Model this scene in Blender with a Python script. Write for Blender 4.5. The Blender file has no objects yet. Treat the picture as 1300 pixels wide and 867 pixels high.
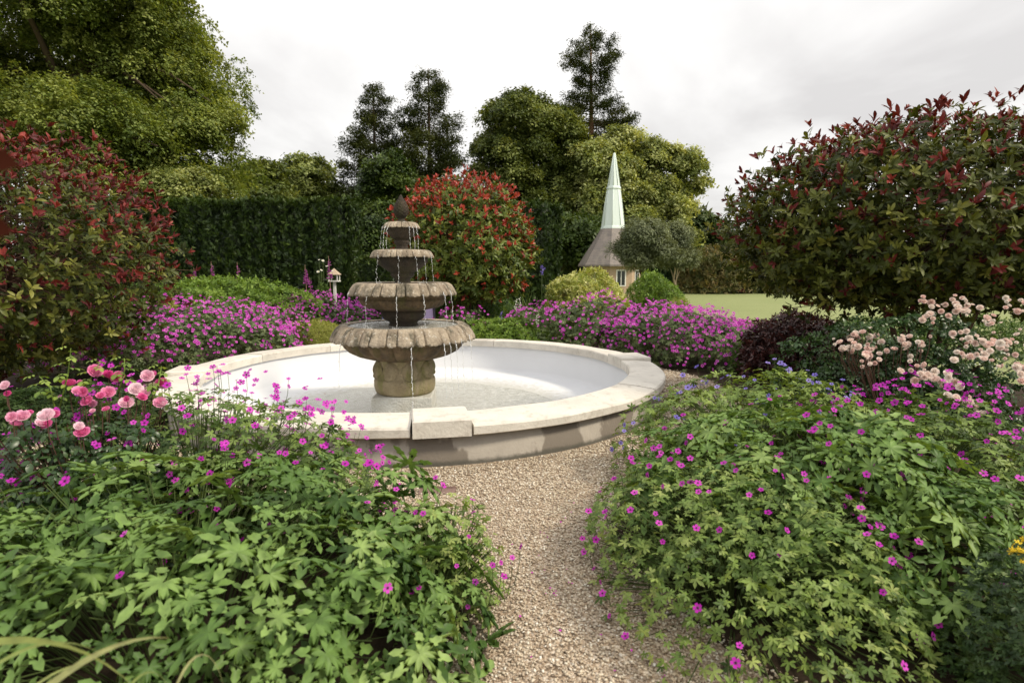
import bpy, math, random
import numpy as np
from mathutils import Vector
rng = np.random.default_rng(7)
random.seed(7)
PI = math.pi
C = bpy.context.scene.collection
sc = bpy.context.scene

# ------------------------------------------------------------------ camera geometry
F = 730.0; HOR = 343.0; CAMZ = 1.6
PITCH = math.atan((433.5 - HOR) / F)
def P(px, py, d):
    """point at ground distance d (world Y) seen in direction px,py of the 1300x867 photograph"""
    x = (px - 650) / F; v = -(py - 433.5) / F
    cp, sp = math.cos(PITCH), math.sin(PITCH)
    dy = cp + v * sp; dz = -sp + v * cp
    k = d / dy
    return Vector((x * k, d, CAMZ + dz * k))
def G(px, py, z=0.0):
    x = (px - 650) / F; v = -(py - 433.5) / F
    cp, sp = math.cos(PITCH), math.sin(PITCH)
    dy = cp + v * sp; dz = -sp + v * cp
    k = (z - CAMZ) / dz
    return Vector((x * k, dy * k, z))

# ------------------------------------------------------------------ objects
def empty(name, loc, label, cat, group=None):
    o = bpy.data.objects.new(name, None); C.objects.link(o)
    o.location = loc; o.empty_display_size = 0.2
    tag(o, label, cat, group)
    return o
def tag(o, label=None, cat=None, group=None, kind=None):
    if label: o['label'] = label
    if cat: o['category'] = cat
    if group: o['group'] = group
    if kind: o['kind'] = kind
    return o

class Geo:
    def __init__(s):
        s.V = []; s.T = []; s.n = 0       # T: list of (faces array, mat, k)
        s.tint = []
    def add(s, V, faces, mat=0, tint=0.5):
        V = np.asarray(V, float).reshape(-1, 3)
        fs = {}
        for f in faces: fs.setdefault(len(f), []).append(f)
        for k, a in fs.items():
            s.T.append((np.asarray(a, int) + s.n, np.full(len(a), mat)))
        s.V.append(V); s.tint.append(np.full(len(V), tint) if np.isscalar(tint) else np.asarray(tint, float))
        s.n += len(V)
    def addarr(s, V, F, mats, tint):
        s.T.append((F + s.n, mats)); s.V.append(V); s.tint.append(tint); s.n += len(V)
    def addmulti(s, V, Fl, tint):
        for F_, m_ in Fl: s.T.append((F_ + s.n, m_))
        s.V.append(V); s.tint.append(tint); s.n += len(V)
    def build(s, name, mats, parent=None, smooth=True, loc=None):
        V = np.concatenate(s.V); tint = np.concatenate(s.tint)
        org = np.array(loc if loc is not None else (0, 0, 0), float)
        if parent is not None and loc is None: org = np.array(parent_world(parent))
        V = V - org
        me = bpy.data.meshes.new(name)
        me.vertices.add(len(V)); me.vertices.foreach_set('co', V.astype(np.float32).ravel())
        nl = sum(a.size for a, m in s.T); nf = sum(len(a) for a, m in s.T)
        me.loops.add(nl); me.polygons.add(nf)
        me.loops.foreach_set('vertex_index', np.concatenate([a.ravel() for a, m in s.T]).astype(np.int32))
        tot = np.concatenate([np.full(len(a), a.shape[1]) for a, m in s.T])
        st = np.concatenate([[0], np.cumsum(tot)[:-1]])
        me.polygons.foreach_set('loop_start', st.astype(np.int32))
        me.polygons.foreach_set('material_index', np.concatenate([m for a, m in s.T]).astype(np.int32))
        me.polygons.foreach_set('use_smooth', np.full(nf, smooth))
        at = me.attributes.new('tint', 'FLOAT', 'POINT'); at.data.foreach_set('value', tint.astype(np.float32))
        for m in (mats if isinstance(mats, (list, tuple)) else [mats]): me.materials.append(m)
        me.update(calc_edges=True)
        o = bpy.data.objects.new(name, me); C.objects.link(o)
        if parent is not None:
            o.parent = parent
            if loc is not None: o.location = Vector(loc) - Vector(parent_world(parent))
        elif loc is not None: o.location = loc
        return o
def parent_world(p):
    v = Vector((0, 0, 0))
    while p is not None: v += p.location; p = p.parent
    return v

def norm(a): return a / np.maximum(np.linalg.norm(a, axis=-1, keepdims=True), 1e-9)
def rand_unit(n): return norm(rng.normal(size=(n, 3)))
def frames(N, T):
    """rotation with local z -> N, local y -> T (as near as may be)"""
    N = norm(N); T = T - (T * N).sum(1, keepdims=True) * N; T = norm(T)
    X = np.cross(T, N)
    return np.stack([X, T, N], axis=2)          # columns
class Tpl:
    def __init__(s): s.V = []; s.F = {}; 
    def add(s, V, faces, mat=0):
        b = len(s.V); s.V += [tuple(v) for v in V]
        for f in faces: s.F.setdefault(len(f), []).append((tuple(i + b for i in f), mat))
    def arr(s):
        return np.array(s.V, float), [(np.array([f for f, m in l]), np.array([m for f, m in l])) for l in s.F.values()]
def scatter(geo, tpl, pos, R, scale, tint):
    V, Fl = tpl.arr(); n = len(pos)
    if n == 0: return
    scale = np.asarray(scale, float)
    if scale.ndim == 0: scale = np.full(n, float(scale))
    if scale.ndim == 1: scale = np.repeat(scale[:, None], 3, 1)
    W = V[None] * scale[:, None, :]
    W = np.einsum('nij,nvj->nvi', R, W) + pos[:, None, :]
    nv = len(V); off = (np.arange(n) * nv)[:, None, None]
    out = [((f[None] + off).reshape(-1, f.shape[1]), np.tile(m, n)) for f, m in Fl]
    geo.addmulti(W.reshape(-1, 3), out, np.repeat(np.asarray(tint, float), nv))
def tube(geo, pts, rad, k=6, mat=0, tint=0.5, cap=True):
    pts = np.asarray(pts, float); m = len(pts)
    rad = np.broadcast_to(np.asarray(rad, float), (m,))
    T = norm(np.gradient(pts, axis=0)); up = np.tile([0.13, 0.21, 1.0], (m, 1))
    A = norm(np.cross(T, up)); B = np.cross(T, A)
    th = np.arange(k) * 2 * PI / k
    V = pts[:, None] + rad[:, None, None] * (A[:, None] * np.cos(th)[None, :, None] + B[:, None] * np.sin(th)[None, :, None])
    fs = [(i * k + j, i * k + (j + 1) % k, (i + 1) * k + (j + 1) % k, (i + 1) * k + j) for i in range(m - 1) for j in range(k)]
    if cap: fs += [tuple(range(k))[::-1], tuple((m - 1) * k + j for j in range(k))]
    geo.add(V.reshape(-1, 3), fs, mat, tint)
def boxg(geo, lo, hi, mat=0, tint=0.5):
    x0, y0, z0 = lo; x1, y1, z1 = hi
    V = [(x0,y0,z0),(x1,y0,z0),(x1,y1,z0),(x0,y1,z0),(x0,y0,z1),(x1,y0,z1),(x1,y1,z1),(x0,y1,z1)]
    geo.add(V, [(0,3,2,1),(4,5,6,7),(0,1,5,4),(1,2,6,5),(2,3,7,6),(3,0,4,7)], mat, tint)
def lathe(geo, prof, cx, cy, n=96, mat=0, fr=None, closed=False, t0=0.0, t1=2 * PI):
    """prof: list of (r,z); fr(theta, r, z, i) -> r, z"""
    full = abs((t1 - t0) - 2 * PI) < 1e-6
    m = len(prof); th = t0 + (t1 - t0) * np.arange(n if full else n + 1) / n
    V = []
    for t in th:
        for i, (r, z) in enumerate(prof):
            rr, zz = fr(t, r, z, i) if fr else (r, z)
            V.append((cx + rr * math.cos(t), cy + rr * math.sin(t), zz))
    fs = []; N = len(th); mm = m if closed else m - 1
    for a in range(N if full else N - 1):
        b = (a + 1) % N
        for i in range(mm):
            j = (i + 1) % m
            fs.append((a * m + i, b * m + i, b * m + j, a * m + j))
    if closed and not full:
        fs.append(tuple(range(m))); fs.append(tuple((N - 1) * m + i for i in range(m))[::-1])
    geo.add(V, fs, mat)
def lump(p, seed, k=2.0):
    r = np.random.default_rng(seed); p = np.asarray(p)
    out = np.zeros(p.shape[:-1])
    for o in range(5):
        w = r.normal(size=3) * k * (1.6 ** (o * .7)); out += np.sin(p @ w + r.uniform(0, 6.28)) / (1.4 ** o)
    return out / 2.4

# ------------------------------------------------------------------ materials
def mat_new(name):
    m = bpy.data.materials.new(name); m.use_nodes = True
    nt = m.node_tree; bs = nt.nodes['Principled BSDF']
    return m, nt, bs
def ramp(nt, cols, fac, interp='LINEAR'):
    r = nt.nodes.new('ShaderNodeValToRGB'); r.color_ramp.interpolation = interp
    e = r.color_ramp.elements
    while len(e) < len(cols): e.new(0.5)
    for i, (p, c) in enumerate(cols): e[i].position = p; e[i].color = (*c, 1)
    nt.links.new(fac, r.inputs[0]); return r.outputs[0]
def noise(nt, scale, detail=4, vec=None, rough=.55, out='Fac', coord='Object', stretch=None):
    n = nt.nodes.new('ShaderNodeTexNoise'); n.inputs['Scale'].default_value = scale
    n.inputs['Detail'].default_value = detail; n.inputs['Roughness'].default_value = rough
    tc = nt.nodes.new('ShaderNodeTexCoord'); src = tc.outputs[coord]
    if stretch:
        mp = nt.nodes.new('ShaderNodeMapping'); mp.inputs['Scale'].default_value = stretch
        nt.links.new(src, mp.inputs[0]); src = mp.outputs[0]
    nt.links.new(src, n.inputs['Vector'])
    return n.outputs[out]
def mix(nt, a, b, fac, mode='MIX'):
    m = nt.nodes.new('ShaderNodeMix'); m.data_type = 'RGBA'; m.blend_type = mode
    for s, v in ((0, fac), (6, a), (7, b)):
        if isinstance(v, (int, float)): m.inputs[s].default_value = v
        elif isinstance(v, tuple): m.inputs[s].default_value = (*v, 1)
        else: nt.links.new(v, m.inputs[s])
    return m.outputs[2]
def math_(nt, op, a, b=0.0, clamp=False):
    m = nt.nodes.new('ShaderNodeMath'); m.operation = op; m.use_clamp = clamp
    for s, v in ((0, a), (1, b)):
        if isinstance(v, (int, float)): m.inputs[s].default_value = v
        else: nt.links.new(v, m.inputs[s])
    return m.outputs[0]
def bump(nt, bs, h, strength=.3, dist=.01):
    b = nt.nodes.new('ShaderNodeBump'); b.inputs['Strength'].default_value = strength; b.inputs['Distance'].default_value = dist
    nt.links.new(h, b.inputs['Height']); nt.links.new(b.outputs[0], bs.inputs['Normal'])
def leafmat(name, cols, rough=.5, trans=.25, spec=.35, nscale=25):
    m, nt, bs = mat_new(name)
    a = nt.nodes.new('ShaderNodeAttribute'); a.attribute_name = 'tint'
    c = ramp(nt, [(i / (len(cols) - 1), c) for i, c in enumerate(cols)], a.outputs['Fac'])
    n = noise(nt, nscale, 2)
    c = mix(nt, c, (0.5, 0.5, 0.5), math_(nt, 'MULTIPLY', n, .0)) if False else mix(nt, c, ramp(nt, [(.3, (.72,)*3), (.7, (1.2, 1.2, 1.1))], n), 1.0, 'MULTIPLY')
    nt.links.new(c, bs.inputs['Base Color']); bs.inputs['Roughness'].default_value = rough
    bs.inputs['Specular IOR Level'].default_value = spec
    if trans > 0:
        tr = nt.nodes.new('ShaderNodeBsdfTranslucent'); mx = nt.nodes.new('ShaderNodeMixShader')
        c2 = mix(nt, c, (1.5, 1.35, .55), 1.0, 'MULTIPLY')
        nt.links.new(c2, tr.inputs[0]); mx.inputs[0].default_value = trans
        nt.links.new(bs.outputs[0], mx.inputs[1]); nt.links.new(tr.outputs[0], mx.inputs[2])
        nt.links.new(mx.outputs[0], nt.nodes['Material Output'].inputs[0])
    return m
def flowermat(name, cols, trans=.3):
    m, nt, bs = mat_new(name)
    a = nt.nodes.new('ShaderNodeObjectInfo'); at = nt.nodes.new('ShaderNodeAttribute'); at.attribute_name = 'tint'
    f = math_(nt, 'FRACT', math_(nt, 'ADD', a.outputs['Random'], at.outputs['Fac']))
    c = ramp(nt, [(i / max(1, len(cols) - 1), c) for i, c in enumerate(cols)], f)
    nt.links.new(c, bs.inputs['Base Color']); bs.inputs['Roughness'].default_value = .6; bs.inputs['Specular IOR Level'].default_value = .2
    tr = nt.nodes.new('ShaderNodeBsdfTranslucent'); mx = nt.nodes.new('ShaderNodeMixShader')
    nt.links.new(c, tr.inputs[0]); mx.inputs[0].default_value = trans
    nt.links.new(bs.outputs[0], mx.inputs[1]); nt.links.new(tr.outputs[0], mx.inputs[2])
    nt.links.new(mx.outputs[0], nt.nodes['Material Output'].inputs[0])
    return m
def plain(name, col, rough=.7, spec=.3, nz=None, bmp=0):
    m, nt, bs = mat_new(name); bs.inputs['Roughness'].default_value = rough; bs.inputs['Specular IOR Level'].default_value = spec
    n = noise(nt, nz or 8, 5)
    c = mix(nt, tuple(v * .78 for v in col), tuple(min(1, v * 1.15) for v in col), n)
    nt.links.new(c, bs.inputs['Base Color'])
    if bmp: bump(nt, bs, n, bmp, .02)
    return m

M = {}
M['bark'] = plain('bark', (.09, .065, .045), .9, .1, 12, .6)
M['bark_red'] = plain('bark_red', (.22, .12, .07), .9, .1, 6, .6)
M['stem'] = plain('stem', (.07, .10, .03), .7, .2, 20)
M['twig'] = plain('twig', (.10, .055, .04), .8, .2, 20)
M['ger_leaf'] = leafmat('geranium_leaf', [(.04, .085, .02), (.10, .18, .045), (.17, .27, .075), (.25, .35, .115)], .48, .22, .25)
M['ger_small'] = leafmat('small_leaf', [(.05, .09, .02), (.12, .19, .04), (.22, .30, .075), (.34, .39, .13)], .5, .25)
M['ger_lime'] = leafmat('lime_leaf', [(.09, .15, .03), (.18, .26, .06), (.28, .35, .09)], .5, .25)
M['ger_dark'] = leafmat('dark_leaf', [(.012, .03, .01), (.035, .07, .02), (.07, .12, .03)], .5, .2)
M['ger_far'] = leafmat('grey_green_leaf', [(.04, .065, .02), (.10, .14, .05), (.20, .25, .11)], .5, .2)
M['phot'] = leafmat('glossy_leaf', [(.016, .024, .005), (.05, .065, .012), (.11, .125, .022), (.27, .26, .055)], .45, .18, .25)
M['phot_bright'] = leafmat('glossy_leaf_bright', [(.03, .05, .01), (.08, .12, .02), (.16, .20, .035), (.28, .30, .06)], .4, .18, .3)
M['phot_red'] = leafmat('red_leaf', [(.16, .02, .014), (.36, .04, .028), (.50, .09, .045)], .35, .2, .45)
M['phot_red_dark'] = leafmat('dark_red_leaf', [(.05, .010, .010), (.13, .018, .02), (.30, .05, .04)], .45, .15, .25)
M['tree_l'] = leafmat('tree_leaf_olive', [(.035, .055, .012), (.095, .14, .025), (.19, .24, .055), (.33, .37, .11)], .5, .3, .3, 1.2)
M['tree_cedar'] = leafmat('tree_leaf_dark_olive', [(.028, .042, .01), (.075, .105, .02), (.16, .195, .05), (.28, .31, .09)], .5, .25, .3, .8)
M['tree_maple'] = leafmat('tree_leaf_pale', [(.05, .07, .018), (.15, .19, .045), (.30, .34, .12), (.52, .54, .25)], .5, .3, .3, .8)
M['tree_mid'] = leafmat('tree_leaf_mid', [(.025, .045, .01), (.06, .10, .02), (.12, .17, .035)], .5, .25, .3, .8)
M['conifer'] = leafmat('conifer_needles', [(.022, .034, .010), (.06, .075, .022), (.14, .15, .045)], .6, .12, .2, 1.)
M['conifer_far'] = leafmat('conifer_far_needles', [(.02, .04, .02), (.04, .075, .03), (.07, .11, .04)], .6, .12, .2, 1.)
M['yew'] = leafmat('yew_needles', [(.010, .022, .005), (.022, .045, .008), (.05, .085, .014), (.09, .13, .02)], .5, .15, .3, 3)
M['willow'] = leafmat('grey_willow_leaf', [(.06, .08, .035), (.14, .165, .085), (.24, .27, .15)], .5, .2, .3, 3)
M['euon'] = leafmat('variegated_leaf', [(.10, .15, .02), (.28, .33, .06), (.55, .56, .20), (.74, .71, .40)], .45, .25, .4)
M['lime'] = leafmat('lime_shrub_leaf', [(.07, .13, .02), (.15, .25, .035), (.27, .38, .07)], .5, .25)
M['green'] = leafmat('green_shrub_leaf', [(.03, .07, .012), (.08, .15, .022), (.15, .23, .04)], .5, .25)
M['orange'] = leafmat('copper_leaf', [(.045, .065, .02), (.11, .125, .04), (.21, .18, .07), (.32, .22, .10)], .5, .25)
M['alchem'] = leafmat('yellow_green_leaf', [(.12, .18, .03), (.28, .32, .07), (.42, .42, .13)], .6, .3)
M['dark_red'] = leafmat('burgundy_leaf', [(.018, .008, .008), (.05, .016, .016), (.11, .035, .03)], .35, .12, .45)
M['grass'] = leafmat('grass_blade', [(.05, .10, .02), (.12, .20, .04), (.22, .30, .08)], .5, .25)
M['grass_pale'] = leafmat('pale_grass_blade', [(.22, .32, .10), (.34, .42, .17), (.50, .50, .30)], .5, .3)
M['rose_leaf'] = leafmat('rose_leaf', [(.015, .04, .012), (.035, .075, .022), (.07, .12, .03)], .35, .15, .45)
M['rose_leaf_new'] = leafmat('rose_leaf_new', [(.12, .20, .03), (.20, .30, .05), (.30, .40, .08)], .4, .35)
M['magenta'] = flowermat('magenta_petal', [(.42, .012, .36), (.56, .03, .48), (.68, .08, .58)])
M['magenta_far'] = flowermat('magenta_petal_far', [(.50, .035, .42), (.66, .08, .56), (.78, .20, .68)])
M['fl_eye'] = plain('flower_eye', (.03, .003, .02), .6)
M['violet'] = flowermat('violet_petal', [(.16, .12, .50), (.26, .20, .62), (.36, .28, .70)])
M['pinkrose'] = flowermat('pink_petal', [(.72, .07, .32), (.86, .28, .52), (.92, .72, .78)])
M['palerose'] = flowermat('pale_rose_petal', [(.88, .66, .60), (.92, .78, .71), (.94, .87, .80)])
M['white_fl'] = flowermat('white_petal', [(.75, .75, .65), (.85, .85, .78)])
M['yellow_fl'] = flowermat('yellow_petal', [(.75, .50, .02), (.85, .62, .04)])
M['foxglove'] = flowermat('foxglove_petal', [(.35, .07, .30), (.5, .12, .42)])
M['spike'] = plain('dry_spike', (.28, .16, .12), .8)

def m_concrete(name, base, dark, stain=True):
    m, nt, bs = mat_new(name); bs.inputs['Roughness'].default_value = .85; bs.inputs['Specular IOR Level'].default_value = .25
    n1 = noise(nt, 3, 6); n2 = noise(nt, 45, 5); n3 = noise(nt, 9, 6, rough=.7)
    c = mix(nt, base, tuple(v * .86 for v in base), ramp(nt, [(.4, (0,)*3), (.65, (1,)*3)], n1))
    c = mix(nt, c, dark, math_(nt, 'MULTIPLY', ramp(nt, [(.52, (0,)*3), (.68, (1,)*3)], n3), .5))
    c = mix(nt, c, (.12, .10, .08), ramp(nt, [(.70, (0,)*3), (.76, (.8,)*3)], n2))
    a = nt.nodes.new('ShaderNodeAttribute'); a.attribute_name = 'tint'
    c = mix(nt, c, ramp(nt, [(0, (.85, .84, .82)), (1, (1.05, 1.05, 1.03))], a.outputs['Fac']), 1.0, 'MULTIPLY')
    nt.links.new(c, bs.inputs['Base Color'])
    bump(nt, bs, math_(nt, 'ADD', n2, n3), .35, .012)
    return m
M['coping'] = m_concrete('coping_stone', (.73, .69, .63), (.38, .33, .28))
# lower wall: concrete with damp, dark, downward-running stains
m, nt, bs = mat_new('damp_render'); M['wall'] = m
bs.inputs['Roughness'].default_value = .8
n1 = noise(nt, 1.0, 5, stretch=(1.5, 1.5, .9)); n2 = noise(nt, 40, 6); n3 = noise(nt, 6, 6, rough=.7)
c = mix(nt, (.46, .415, .36), (.28, .25, .215), n3)
sm = math_(nt, 'ADD', n1, math_(nt, 'MULTIPLY', math_(nt, 'SUBTRACT', n3, .5), .10))
c = mix(nt, c, (.15, .125, .10), ramp(nt, [(.50, (0,)*3), (.525, (.85,)*3)], sm))
ge = nt.nodes.new('ShaderNodeTexCoord'); sx = nt.nodes.new('ShaderNodeSeparateXYZ'); nt.links.new(ge.outputs['Object'], sx.inputs[0])
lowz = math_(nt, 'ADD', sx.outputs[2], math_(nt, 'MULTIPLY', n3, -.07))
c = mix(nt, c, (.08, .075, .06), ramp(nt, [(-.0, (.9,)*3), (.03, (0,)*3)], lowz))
nt.links.new(c, bs.inputs['Base Color']); bump(nt, bs, n2, .4, .01)
# white painted lining
m, nt, bs = mat_new('white_lining'); M['lining'] = m
bs.inputs['Roughness'].default_value = .55
n1 = noise(nt, 1.5, 6); n2 = noise(nt, 14, 6, rough=.7)
c = mix(nt, (.74, .75, .78), (.66, .67, .69), n1); c = mix(nt, c, (.45, .42, .36), ramp(nt, [(.70, (0,)*3), (.78, (.7,)*3)], n2))
tcl = nt.nodes.new('ShaderNodeTexCoord'); sxl = nt.nodes.new('ShaderNodeSeparateXYZ'); nt.links.new(tcl.outputs['Object'], sxl.inputs[0])
wl = math_(nt, 'ADD', sxl.outputs[2], math_(nt, 'MULTIPLY', math_(nt, 'SUBTRACT', n2, .5), .05))
c = mix(nt, c, (.40, .38, .30), ramp(nt, [(0, (.6,)*3), (1, (0,)*3)], math_(nt, 'MULTIPLY', math_(nt, 'ADD', wl, .208), 60, True)))
nt.links.new(c, bs.inputs['Base Color']); bump(nt, bs, n2, .15, .01)
# aged stone of the fountain
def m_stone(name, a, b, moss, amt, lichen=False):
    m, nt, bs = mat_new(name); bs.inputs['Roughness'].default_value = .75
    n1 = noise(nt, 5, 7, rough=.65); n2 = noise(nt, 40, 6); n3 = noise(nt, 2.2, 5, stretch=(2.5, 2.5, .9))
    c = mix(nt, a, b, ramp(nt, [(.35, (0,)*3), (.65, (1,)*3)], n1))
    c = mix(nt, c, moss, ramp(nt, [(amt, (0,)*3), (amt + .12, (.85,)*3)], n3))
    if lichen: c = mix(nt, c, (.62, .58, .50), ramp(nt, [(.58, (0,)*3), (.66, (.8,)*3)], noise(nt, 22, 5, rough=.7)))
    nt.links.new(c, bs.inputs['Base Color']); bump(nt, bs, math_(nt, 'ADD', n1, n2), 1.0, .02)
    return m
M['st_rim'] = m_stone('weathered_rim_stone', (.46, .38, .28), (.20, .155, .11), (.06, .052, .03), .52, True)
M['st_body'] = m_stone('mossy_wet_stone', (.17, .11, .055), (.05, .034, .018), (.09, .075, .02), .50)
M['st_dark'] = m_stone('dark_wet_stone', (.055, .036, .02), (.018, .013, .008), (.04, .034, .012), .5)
M['st_ped'] = m_stone('algae_tinted_stone', (.38, .31, .19), (.27, .21, .12), (.22, .20, .07), .50)
M['plinth'] = m_stone('whitewashed_plinth', (.66, .66, .62), (.52, .50, .44), (.40, .41, .33), .60)
# gravel
m, nt, bs = mat_new('gravel_bed'); M['gravel'] = m
bs.inputs['Roughness'].default_value = .9
vo = nt.nodes.new('ShaderNodeTexVoronoi'); vo.inputs['Scale'].default_value = 95
tc = nt.nodes.new('ShaderNodeTexCoord'); nt.links.new(tc.outputs['Object'], vo.inputs['Vector'])
sp = nt.nodes.new('ShaderNodeSeparateColor'); nt.links.new(vo.outputs['Color'], sp.inputs[0])
c = ramp(nt, [(0, (.12, .085, .055)), (.3, (.34, .25, .17)), (.65, (.48, .38, .28)), (1, (.66, .58, .48))], sp.outputs[0])
d = ramp(nt, [(.25, (1,)*3), (.75, (.35,)*3)], vo.outputs['Distance'])
c = mix(nt, c, ramp(nt, [(.3, (.8, .78, .76)), (.7, (1.05,)*3)], noise(nt, 1.3, 4)), 1.0, 'MULTIPLY')
nt.links.new(c, bs.inputs['Base Color']); bump(nt, bs, math_(nt, 'SUBTRACT', 1.0, vo.outputs['Distance']), .9, .01)
m, nt, bs = mat_new('pebble'); M['pebble'] = m
a = nt.nodes.new('ShaderNodeAttribute'); a.attribute_name = 'tint'
c = ramp(nt, [(0, (.10, .075, .05)), (.2, (.33, .245, .17)), (.5, (.48, .39, .285)), (.78, (.61, .53, .41)), (1, (.80, .76, .68))], a.outputs['Fac'])
nt.links.new(c, bs.inputs['Base Color']); bs.inputs['Roughness'].default_value = .75
M['soil'] = plain('soil', (.045, .032, .022), .95, .1, 14, .8)
# lawn
m, nt, bs = mat_new('mown_grass'); M['lawn'] = m
bs.inputs['Roughness'].default_value = .85; bs.inputs['Specular IOR Level'].default_value = .1
n1 = noise(nt, .5, 7, rough=.7, stretch=(.4, 1.2, 1)); n2 = noise(nt, 9, 6, rough=.7); n3 = noise(nt, 60, 3)
c = mix(nt, (.21, .25, .10), (.32, .34, .16), n1); c = mix(nt, c, (.15, .19, .07), ramp(nt, [(.5, (0,)*3), (.7, (.6,)*3)], n2))
nt.links.new(c, bs.inputs['Base Color']); bump(nt, bs, n3, .7, .03)
# copper, slate, brick
m, nt, bs = mat_new('green_copper'); M['copper'] = m
bs.inputs['Roughness'].default_value = .5
c = mix(nt, (.60, .69, .65), (.74, .81, .78), noise(nt, 2.2, 5, stretch=(3, 3, .5))); nt.links.new(c, bs.inputs['Base Color'])
m, nt, bs = mat_new('grey_slate'); M['slate'] = m
bs.inputs['Roughness'].default_value = .7
br = nt.nodes.new('ShaderNodeTexBrick'); tc = nt.nodes.new('ShaderNodeTexCoord'); 
sx = nt.nodes.new('ShaderNodeSeparateXYZ'); nt.links.new(tc.outputs['Object'], sx.inputs[0])
cb = nt.nodes.new('ShaderNodeCombineXYZ'); nt.links.new(math_(nt, 'ADD', sx.outputs[0], sx.outputs[1]), cb.inputs[0]); nt.links.new(sx.outputs[2], cb.inputs[1])
nt.links.new(cb.outputs[0], br.inputs['Vector']); br.inputs['Scale'].default_value = 4
br.inputs['Color1'].default_value = (.24, .20, .18, 1); br.inputs['Color2'].default_value = (.17, .15, .14, 1); br.inputs['Mortar'].default_value = (.10, .09, .08, 1)
br.inputs['Mortar Size'].default_value = .012
c = mix(nt, br.outputs[0], (.30, .26, .22), ramp(nt, [(.45, (0,)*3), (.75, (.7,)*3)], noise(nt, 1.5, 5, stretch=(2, 2, .6)))); nt.links.new(c, bs.inputs['Base Color'])
m, nt, bs = mat_new('sandy_brick'); M['brick'] = m
bs.inputs['Roughness'].default_value = .85
br = nt.nodes.new('ShaderNodeTexBrick'); tc = nt.nodes.new('ShaderNodeTexCoord')
sx = nt.nodes.new('ShaderNodeSeparateXYZ'); nt.links.new(tc.outputs['Object'], sx.inputs[0])
cb = nt.nodes.new('ShaderNodeCombineXYZ'); nt.links.new(math_(nt, 'ADD', sx.outputs[0], sx.outputs[1]), cb.inputs[0]); nt.links.new(sx.outputs[2], cb.inputs[1])
nt.links.new(cb.outputs[0], br.inputs['Vector']); br.inputs['Scale'].default_value = 5
br.inputs['Color1'].default_value = (.48, .34, .22, 1); br.inputs['Color2'].default_value = (.40, .26, .17, 1); br.inputs['Mortar'].default_value = (.45, .40, .33, 1)
nt.links.new(br.outputs[0], bs.inputs['Base Color'])
M['white'] = plain('white_paint', (.78, .77, .73), .6, .3, 10)
M['tan'] = plain('sandstone', (.46, .36, .26), .85, .2, 6, .3)
M['glass'] = plain('dark_glass', (.02, .025, .03), .1, .6)
M['lilac'] = plain('lilac_paint', (.55, .44, .72), .6)
M['blue'] = plain('blue_paint', (.10, .16, .34), .6)
M['rust'] = plain('rusty_metal', (.20, .13, .11), .8, .3, 30, .5)
# water
m, nt, bs = mat_new('water'); M['water'] = m
bs.inputs['Roughness'].default_value = .06; bs.inputs['IOR'].default_value = 1.33
wc = noise(nt, 9, 5, rough=.7, stretch=(1, 1.6, 1)); nt.links.new(ramp(nt, [(.35, (.50, .50, .43)), (.6, (.78, .78, .73))], wc), bs.inputs['Base Color']); bs.inputs['Transmission Weight'].default_value = .4; bs.inputs['Specular IOR Level'].default_value = .35
w1 = noise(nt, 14, 4, stretch=(1, 1.8, 1)); bump(nt, bs, w1, .9, .04)
m, nt, bs = mat_new('falling_water'); M['drops'] = m
bs.inputs['Roughness'].default_value = .08; bs.inputs['IOR'].default_value = 1.33; bs.inputs['Base Color'].default_value = (.95, .96, .97, 1)
bs.inputs['Transmission Weight'].default_value = .45

# ------------------------------------------------------------------ leaf templates
def curl(pts, k=.25, fold=.15):
    return [(x, y, abs(x) * fold - k * y * y) for x, y in pts]
def t_quad(w=.3, k=.2):
    t = Tpl(); t.add([(0, 0, 0), (w, .45, .03), (0, 1, -k), (-w, .45, .03)], [(0, 1, 2, 3)]); return t
def t_leaf(w=.22, k=.2, fold=.25):
    p = [(0, 0), (w * .75, .25), (w, .55), (w * .65, .82), (0, 1), (-w * .65, .82), (-w, .55), (-w * .75, .25), (0, .25), (0, .55), (0, .82)]
    t = Tpl(); t.add(curl(p, k, fold), [(0, 1, 8), (1, 2, 9, 8), (2, 3, 10, 9), (3, 4, 10), (0, 8, 7), (8, 9, 6, 7), (9, 10, 5, 6), (10, 4, 5)]); return t
def combine(tpl, items):
    """items: (pos, N, T, scale)"""
    o = Tpl()
    for p, N, T, s in items:
        R = frames(np.array([N], float), np.array([T], float))[0]
        V = (np.array(tpl.V) * s) @ R.T + np.array(p)
        b = len(o.V); o.V += [tuple(v) for v in V]
        for k, l in tpl.F.items():
            for f, m in l: o.F.setdefault(k, []).append((tuple(i + b for i in f), m))
    return o
def whorl(tpl, n, tilt, seed, h=.5, s0=.8):
    r = np.random.default_rng(seed); it = []
    for i in range(n):
        a = i * 2.4 + r.uniform(-.6, .6); tl = tilt * r.uniform(.5, 1.4)
        T = (math.cos(a) * math.sin(tl), math.sin(a) * math.sin(tl), math.cos(tl))
        N = (-math.cos(a) * math.cos(tl), -math.sin(a) * math.cos(tl), math.sin(tl))
        z = -h * (1 - i / n) * .9
        it.append(((0, 0, z), N, T, s0 * r.uniform(.55, 1.2)))
    return combine(tpl, it)
def spray(tpl, n, seed, spread=1.0, flat=.35):
    r = np.random.default_rng(seed); it = []
    for i in range(n):
        p = r.normal(size=3) * spread * .4; p[2] *= flat
        N = norm(np.array([r.normal() * .5, r.normal() * .5, 1.0])); a = r.uniform(0, 6.28)
        T = np.array([math.cos(a), math.sin(a), -.3 + r.normal() * .2])
        it.append((p, N, T, r.uniform(.35, .6)))
    return combine(tpl, it)
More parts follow.
